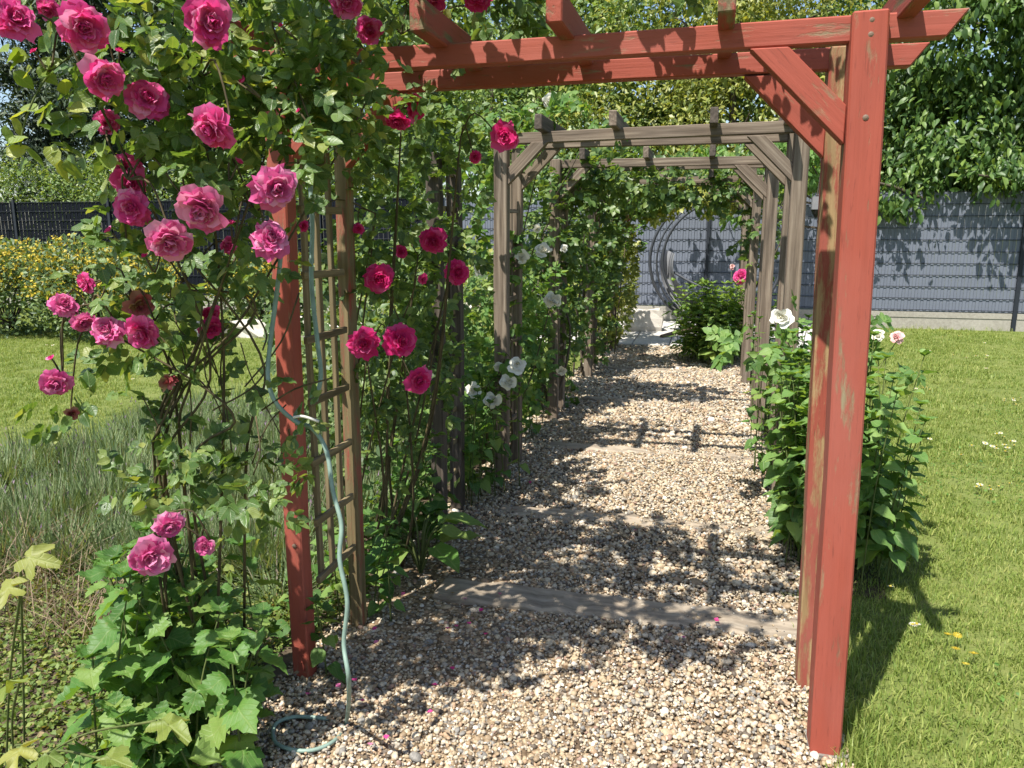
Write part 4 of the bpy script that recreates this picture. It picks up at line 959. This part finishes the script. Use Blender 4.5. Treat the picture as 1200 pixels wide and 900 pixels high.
# ---- leafy climbers along the left side and over the far arches
def climber(lab, X, y0, y1, blobs, mat, ls, n=7):
    root = np.array([X, (y0+y1)/2, 0]); t = thing('climber', lab, 'climber', tuple(root), 'climbers on the grey arches'); mb = MB()
    for i in range(n):
        y = y0+(y1-y0)*rng.random(); c = curve([(X+rng.normal(0, .05), y, -.02), (X+rng.normal(0, .07), y+rng.normal(0, .15), .8), (X+rng.normal(0, .08), y+rng.normal(0, .2), 1.5), (X+.15+.3*rng.random(), y+rng.normal(0, .3), 2.2)], 16)
        mb.tube(c, np.linspace(.012, .004, len(c)), 6)
    mb.build('cane', M['bark'], t, True); foliage(t, rose_blobs([(c_, np.asarray(r_)*1.08, int(k_*2.0)) for c_, r_, k_ in blobs], ls*1.05), 'mid', mat, 0, width=1.7)
climber('leafy climber covering the left side of the second grey arch', -1.38, 6.3, 7.2, [((-1.32, 6.7, 1.75), (.2, .5, .4), 130), ((-1.35, 6.6, 1.0), (.18, .4, .5), 100), ((-1.1, 6.8, 2.05), (.3, .4, .16), 100), ((-1.3, 7.4, 1.4), (.2, .4, .6), 130), ((-.75, 6.8, 2.12), (.4, .35, .12), 100), ((-1.4, 7.0, .5), (.2, .5, .4), 70)], M['rose_leaf_dark'], .055)
climber('leafy climber covering the left side of the third grey arch', -1.36, 8.3, 9.4, [((-1.25, 8.8, 1.6), (.22, .5, .5), 160), ((-1.3, 8.7, .8), (.2, .5, .6), 130), ((-.9, 8.8, 2.05), (.4, .4, .18), 130), ((-1.3, 9.8, 1.3), (.2, .5, .6), 120), ((-.3, 8.8, 2.1), (.6, .35, .16), 130)], M['rose_leaf_dark'], .06)
climber('leafy climber on the last grey arch beside the patio', -1.34, 10.5, 11.2, [((-.3, 10.8, 2.1), (.8, .35, .16), 110), ((-1.2, 10.9, 1.6), (.25, .3, .5), 120), ((-1.3, 10.8, .8), (.18, .35, .6), 90), ((-.8, 10.8, 2.1), (.5, .35, .2), 130), ((.1, 10.8, 2.2), (.5, .35, .14), 90)], M['tree_olive'], .065)
climber('leafy climber on the right posts of the third grey arch', .56, 8.4, 9.3, [((.55, 8.9, 1.7), (.15, .4, .4), 70), ((.3, 8.8, 2.15), (.3, .35, .14), 60)], M['rose_leaf_dark'], .06, 4)

# ================================================================= BORDER PLANTS
t = thing('leafy_plant', 'lush serrated leafy plant at the foot of the left red post', 'plant', (-1.62, 1.95, 0))
bs = [(-1.62+rng.normal(0, .14), 1.98+rng.normal(0, .13), -.01) for _ in range(22)]
stem_plant(t, bs, .56, .09, 5, .12, 'serrate', M['lush'], M['stem'], 260, .2)
t = thing('leafy_plant', 'low serrated leafy plant spilling onto the gravel below the pale pink bloom', 'plant', (-1.50, 1.72, 0))
stem_plant(t, [(-1.5+rng.normal(0, .09), 1.72+rng.normal(0, .08), -.01) for _ in range(12)], .26, .07, 4, .10, 'serrate', M['lush'], M['stem'], 120, .15)
t = thing('leafy_plant', 'small leafy plant among dry stems left of the pale pink bloom', 'plant', (-2.0, 2.25, 0))
stem_plant(t, [(-2.0+rng.normal(0, .14), 2.3+rng.normal(0, .16), -.01) for _ in range(14)], .38, .08, 4, .075, 'serrate', M['lush'], M['stem'], 120, .1)
# big yellowing leaves in the corner
t = thing('lobed_plant', 'yellowing plant with big lobed leaves low in the corner of the bed', 'plant', tuple(G(20, 900)*np.array([1, 1, 0])))
L = Leaves(); mb = MB(); b0 = G(20, 900)
for x, y, s_, ang in ((42, 655, .085, .2), (5, 690, .075, 2.6), (205, 848, .09, .1), (60, 886, .07, -.6), (18, 880, .08, 2.4), (135, 890, .07, -.2), (12, 800, .08, 2.0)):
    p = P(x, y, 1.62+.0004*(900-y)); d = cR*math.cos(ang)-cU*.3*math.sin(ang)+cF*-.25
    L.add(p-d*s_*.5, d, np.array([-.1, -.35, .9])+rng.normal(0, .25, 3), s_*1.05)
    mb.tube(curve([b0+rng.normal(0, .02, 3)*np.array([1, 1, 0]), (b0+p)/2+np.array([0, 0, .04]), p-d*s_*.5], 10), .003, 5)
mb.build('stem', M['stem'], t, True); foliage(t, L, 'palmate', M['autumn'], 20)
# hosta-like plant and ivy at the foot of the left trellis
t = thing('broad_leaf_plant', 'dark broad leaved plant beside the gravel at the rear left red post', 'plant', (-1.26, 3.25, 0))
L = Leaves(); mb = MB()
for i in range(22):
    a = rng.random()*6.28; e_ = np.array([-1.26+.10*math.cos(a), 3.25+.14*math.sin(a), .12+.16*rng.random()])
    mb.tube(curve([(-1.26, 3.25, -.01), ((-1.26+e_[0])/2, (3.25+e_[1])/2, e_[2]*.8), e_], 6), .004, 5)
    L.add(e_, (math.cos(a), math.sin(a), .25), (-.2*math.cos(a), -.2*math.sin(a), 1), .20*(.7+.5*rng.random()))
mb.build('stem', M['stem'], t, True); foliage(t, L, 'hosta', M['lush'], 22)
for (x, y, h, n, ls, lab) in ((-1.42, 2.75, .45, 12, .075, 'shaded leafy groundplant behind the left red trellis'), (-1.45, 3.65, .5, 16, .08, 'shaded leafy plant at the foot of the dark trellis'), (-1.36, 4.42, .75, 18, .085, 'tall leafy plant between the dark trellis and the white rose'),
                              (-1.42, 5.9, .45, 12, .075, 'leafy plant at the foot of the first grey arch'), (-1.42, 7.8, .5, 12, .08, 'leafy plant between the second and third grey arch')):
    t = thing('border_plant', lab, 'plant', (x, y, 0), 'leafy plants along the left side of the path')
    stem_plant(t, [(x+rng.normal(0, .09), y+rng.normal(0, .18), -.01) for _ in range(n)], h, .08, 5, ls, 'broad', M['lush'], M['stem'], 70, .2)
# right hand bush behind the red post
t = thing('leafy_bush', 'bushy green shrub with ovate leaves behind the right red post', 'shrub', (.68, 3.95, 0))
bs = [(.67+.24*rng.uniform(-1, 1), 3.95+.42*rng.uniform(-1, 1), -.01) for _ in range(88)]
stem_plant(t, bs, .92, .08, 9, .104, 'broad', M['mint'], M['stem'], 300, .25)
t = thing('leafy_bush', 'lower leafy shrub with lighter leaves around the front grey arch right post', 'shrub', (.56, 5.0, 0))
stem_plant(t, [(.56+rng.normal(0, .12), 5.05+rng.normal(0, .3), -.01) for _ in range(30)], .95, .09, 8, .075, 'broad', M['lush'], M['stem'], 150, .25)
t = thing('leafy_bush', 'leafy shrub between the front and second grey arch on the lawn side', 'shrub', (.62, 6.6, 0))
stem_plant(t, [(.64+rng.normal(0, .12), 6.7+rng.normal(0, .4), -.01) for _ in range(26)], .8, .09, 7, .075, 'broad', M['mint'], M['stem'], 100, .25)
# blooms on the right: white and blush bush rose
root = np.array([.72, 4.5, 0]); t = thing('bush_rose', 'bush rose with white and blush blooms beside the right red post', 'rose', tuple(root)); canes = MB()
for x, y, s_, d, key in ((916, 372, 28, 4.25, 'white'), (1029, 394, 18, 4.2, 'white'), (1051, 395, 17, 4.2, 'blush'), (1012, 440, 12, 4.3, 'white')):
    p = P(x, y, d); bloom(t, key, p, s_*d/FPX, toward(p, -.4), canes, root+np.array([rng.normal(0, .03), rng.normal(0, .03), .3]))
canes.tube(curve([root, root+np.array([.02, 0, .2]), root+np.array([0, 0, .34])], 6), .008, 6)
canes.build('cane', M['stem'], t, True)
foliage(t, rose_blobs([(P(890, 400, 4.3), (.12, .1, .08), 14), (P(920, 400, 4.35), (.1, .1, .1), 16), (P(1030, 420, 4.3), (.08, .1, .12), 12), (P(1010, 390, 4.4), (.1, .1, .12), 16)], .07), 'ovate', M['mint'], 100)
# peony bush by the path
t = thing('peony_bush', 'bright green peony bush with a pink bloom before the patio', 'shrub', (.18, 9.9, 0))
stem_plant(t, [(.16+rng.normal(0, .24), 9.95+rng.normal(0, .2), -.01) for _ in range(90)], .86, .17, 8, .16, 'lance', M['peony'], M['stem'], 150, .15, width=1.5)
canes = MB()
for x, y, s_, d, key in ((868, 324, 20, 9.7, 'pink'), (858, 312, 9, 9.8, 'blush')):
    p = P(x, y, d); bloom(t, key, p, s_*d/FPX, toward(p, -.3), canes, np.array([.3, 9.9, .6]))
canes.build('flower_stalk', M['stem'], t, True)
# rose with small pink blooms in the far climbers
t = thing('far_rose', 'rose with small pink blooms on the last arch before the patio', 'rose', (-1.15, 10.3, 0)); canes = MB(); hub = P(735, 270, 10.4)
canes.tube(curve([(-1.15, 10.3, -.02), (-1.1, 10.3, .8), hub], 12), .008, 6)
for x, y, s_, d in ((735, 255, 11, 10.4), (742, 250, 9, 10.4), (716, 340, 10, 10.2), (728, 248, 8, 10.4)): p = P(x, y, d); bloom(t, 'wither' if x > 730 else 'pink', p, s_*d/FPX, toward(p), canes, hub)
canes.build('cane', M['cane'], t, True)
foliage(t, rose_blobs([(hub, (.2, .2, .3), 40)], .06), 'ovate', M['lush'], 0)

# ---- lavender and dry stems in the left bed, ground cover near the front
def blades(name, k, xr, yr, h, mat, wid=.003, lean=.28, parent=None):
    x = rng.uniform(*xr, k); y = rng.uniform(*yr, k)
    b = np.stack([x, y, np.zeros(k)], -1); hh = h*(.45+.75*rng.random(k))*(1+.3*np.sin(x*3.3)*np.sin(y*2.7))
    cl = np.stack([np.sin(x*9+y*4), np.cos(y*8-x*3)], -1)*.12+rng.normal(0, lean, (k, 2))
    t = b+np.stack([cl[:, 0]*hh, cl[:, 1]*hh, hh], -1); m = (b+t)/2+np.stack([-cl[:, 0]*hh*.15, -cl[:, 1]*hh*.15, hh*.04], -1)
    s_ = np.stack([np.cos(x*77), np.sin(x*77), np.zeros(k)], -1)*wid
    V = np.stack([b-s_, b+s_, m+s_, m-s_, t], 1).reshape(-1, 3); i = np.arange(k)[:, None]*5
    F = np.concatenate([i+np.array([[0, 1, 2]]), i+np.array([[0, 2, 3]]), i+np.array([[3, 2, 4]])])
    return V, F, t
k = 34000; nc = 230; cx = rng.uniform(-4.5, -1.75, nc); cy = rng.uniform(2.75, 6.0, nc); w_ = rng.integers(0, nc, k); hc = (.17+.13*rng.random(nc))[w_]
a = rng.random(k)*6.283; q_ = rng.random(k)**.7; b0 = np.stack([cx[w_]+.05*np.cos(a), cy[w_]+.05*np.sin(a), np.zeros(k)], -1)
tp = b0+np.stack([(.30*q_+.04)*np.cos(a)+rng.normal(0, .04, k), (.30*q_+.04)*np.sin(a)+rng.normal(0, .04, k), hc*(1.15-.75*q_*q_)*(.8+.4*rng.random(k))], -1); md = (b0+tp)/2+np.stack([.03*np.cos(a), .03*np.sin(a), -.02*q_], -1)
s_ = np.stack([-np.sin(a), np.cos(a), np.zeros(k)], -1)*.0034; V = np.stack([b0-s_, b0+s_, md+s_, md-s_, tp], 1).reshape(-1, 3); i5 = np.arange(k)[:, None]*5
F = np.concatenate([i5+np.array([[0, 1, 2]]), i5+np.array([[0, 2, 3]]), i5+np.array([[3, 2, 4]])]); sel = tp[rng.integers(0, k, 5000)]
link('lavender', npmesh('lavender', V, F, M['lav']), None, None, None, 'stuff')
V, F, tp = blades('dry_stems', 800, (-3.3, -2.1), (2.25, 3.0), .22, M['dry'], .0020, .9)
link('dry_stems', npmesh('dry_stems', V, F, M['dry']), None, None, None, 'stuff')
L = Leaves(); k = 52000
x = rng.uniform(-4.4, PX0-.02, k); y = rng.uniform(.9, 3.1, k); m = (x < -1.45-.08*np.sin(y*6)); x, y = x[m], y[m]; k = len(x)
L.add(np.stack([x, y, .005+.05*rng.random(k)**2], -1), rand_dirs(k)*np.array([1, 1, .5])+(0, 0, .2), rand_dirs(k, 1.6), .020*(.6+.9*rng.random(k)))
foliage(None, L, 'far', M['moss'], 0, stuff='ground_cover', width=1.4)
# taller lavender heads
L = Leaves(); k = 1400; L.add(sel[:k]+np.array([0, 0, .0]), rand_dirs(k, 2.5), rand_dirs(k), .028); 
b = NB('lavender_head'); M['lavhead'] = m_petal('lavender_bud', [(0, (.16, .11, .15)), (.6, (.22, .15, .22)), (1, (.25, .2, .15))], .2)
foliage(None, L, 'far', M['lavhead'], 0, stuff='lavender_buds', width=.6)

# ================================================================= HOSE, LANTERN, SMALL THINGS
hz = .02
pts = [P(330, 285, 2.17), P(326, 330, 2.17), P(317, 400, 2.17), P(314, 440, 2.17), P(322, 470, 2.17), P(345, 493, 2.20), P(367, 503, 2.21), P(383, 530, 2.21), P(390, 575, 2.2), P(400, 615, 2.19), P(398, 655, 2.18), P(407, 705, 2.18), P(403, 755, 2.2), P(409, 800, 2.2)]
g = [G(406, 845, hz), G(392, 868, hz), G(360, 880, hz), G(325, 872, hz), G(322, 850, hz), G(345, 840, hz), G(385, 842, hz)]
mb = MB(); mb.tube(curve(pts+g, 130), .0066, 8)
o = mb.build('garden_hose', M['hose'], None, True); tag(o, 'pale green garden hose hanging down the left red post and coiling on the gravel', 'hose')
mb = MB(); mb.tube(curve([P(362, 190, 2.45), P(366, 260, 2.45), P(365, 330, 2.44), P(372, 400, 2.43), P(376, 440, 2.43), P(370, 470, 2.43)], 40), .0075, 8)
o = mb.build('hose_loop', M['hose'], None, True); tag(o, 'pale green hose end hanging against the tan trellis slats', 'hose')
mb = MB(); mb.tube(curve([P(344, 489, 2.165), P(355, 488, 2.155), P(374, 494, 2.165)], 10), .0042, 6)
o = mb.build('tie_cord', M['cord'], None, True); tag(o, 'pale cord tying the green hose to the red post', 'cord')
# small grey lantern on the right trellis
t = thing('lantern', 'small grey lantern hanging on the greyed trellis behind the right red post', 'lantern', tuple(P(958, 250, 3.75)))
mb = MB(); c = P(957, 238, 3.72); mb.box(c, (.022, .022, .03)); mb.build('lamp_box', M['lampgrey'], t)
mb = MB(); mb.tube([c+np.array([0, 0, -.03]), c+np.array([0, 0, -.05]), c+np.array([0, 0, -.07])], [.024, .016, .004], 8); mb.build('lamp_tip', M['black'], t)
mb = MB(); mb.tube(curve([c+np.array([0, 0, .03]), c+np.array([.008, 0, .18]), c+np.array([-.02, 0, .30])], 10), .003, 6); mb.build('hanger', M['dark'], t)
# daisies, dandelions, fallen petals
def flower_mesh(name, n, r, mat, mid):
    mb = MB()
    for i in range(n):
        a = i*6.283/n; d = np.array([math.cos(a), math.sin(a), 0]); e_ = np.array([-math.sin(a), math.cos(a), 0])
        mb.add([d*r*.25-e_*r*.09, d*r*.25+e_*r*.09, d*r+e_*r*.12+(0, 0, .1*r), d*r-e_*r*.12+(0, 0, .1*r)], (), [(0, 1, 2, 3)])
    me = mb.mesh(name, mat); return me
dm = flower_mesh('petals', 12, .013, M['white'], None); ym = flower_mesh('petals', 14, .014, M['yellow'], None)
cm_ = MB(); cm_.tube([(0, 0, -.002), (0, 0, .003), (0, 0, .005)], [.005, .005, .002], 8); cmm = cm_.mesh('flower_centre', M['yellow'], True)
st = MB(); st.tube([(0, 0, -.055), (.003, 0, -.02), (0, 0, 0)], .0012, 4); stm = st.mesh('stalk', M['stem'])
def flower(kind, p, lab, cat, grp):
    z = .05+.012*random.random(); t = thing(kind, lab, cat, (p[0], p[1], z), grp)
    s_ = random.uniform(.85, 1.25)*(1.0 if p[1] < 5 else 1.25)
    mw = Matrix.Translation((p[0], p[1], z)) @ Matrix.Rotation(random.uniform(-.35, .35), 4, 'X') @ Matrix.Rotation(random.uniform(0, 6), 4, 'Z') @ Matrix.Scale(s_, 4)
    link('petals', dm if kind == 'daisy' else ym, t, mw); link('flower_centre', cmm, t, mw); link('stalk', stm, t, Matrix.Translation((p[0], p[1], z)))
def patch(x, y, n, s_):
    for i in range(n):
        p = G(x+rng.normal(0, s_), y+rng.normal(0, s_*.35)); flower('daisy', p, 'white daisy growing in the mown lawn', 'daisy', 'daisies in the lawn')
for x, y, n, s_ in ((1070, 747, 3, 4), (1165, 525, 16, 18), (1150, 425, 8, 12), (1085, 520, 4, 8), (1160, 580, 7, 14), (1085, 460, 4, 10), (1100, 410, 4, 15), (1190, 475, 6, 10), (1040, 700, 1, 3), (60, 412, 10, 40), (140, 430, 8, 30)): patch(x, y, n, s_)
for x, y in ((1130, 793), (1118, 777), (1109, 760), (1139, 782), (1120, 761)): flower('dandelion', G(x, y), 'yellow dandelion growing in the lawn near the red post', 'dandelion', 'dandelions by the red post')
pm = npmesh('fallen_petal', np.array([(-.011, 0, .003), (0, -.012, 0), (.011, 0, .004), (0, .013, .002), (0, 0, -.002)])*1.0, np.array([(0, 1, 4), (1, 2, 4), (2, 3, 4), (3, 0, 4)]), M['pink'], True)
for i in range(26):
    p = G(rng.uniform(345, 640), rng.uniform(705, 890)) if i < 21 else G(rng.uniform(560, 900), rng.uniform(560, 760))
    o = link('fallen_petal', pm, None, Matrix.Translation((p[0], p[1], .040+.004*random.random())) @ Matrix.Rotation(random.uniform(-.5, .5), 4, 'X') @ Matrix.Rotation(random.random()*6, 4, 'Z'))
    tag(o, 'pink fallen rose petal lying on the gravel', 'petal', 'fallen rose petals on the gravel')
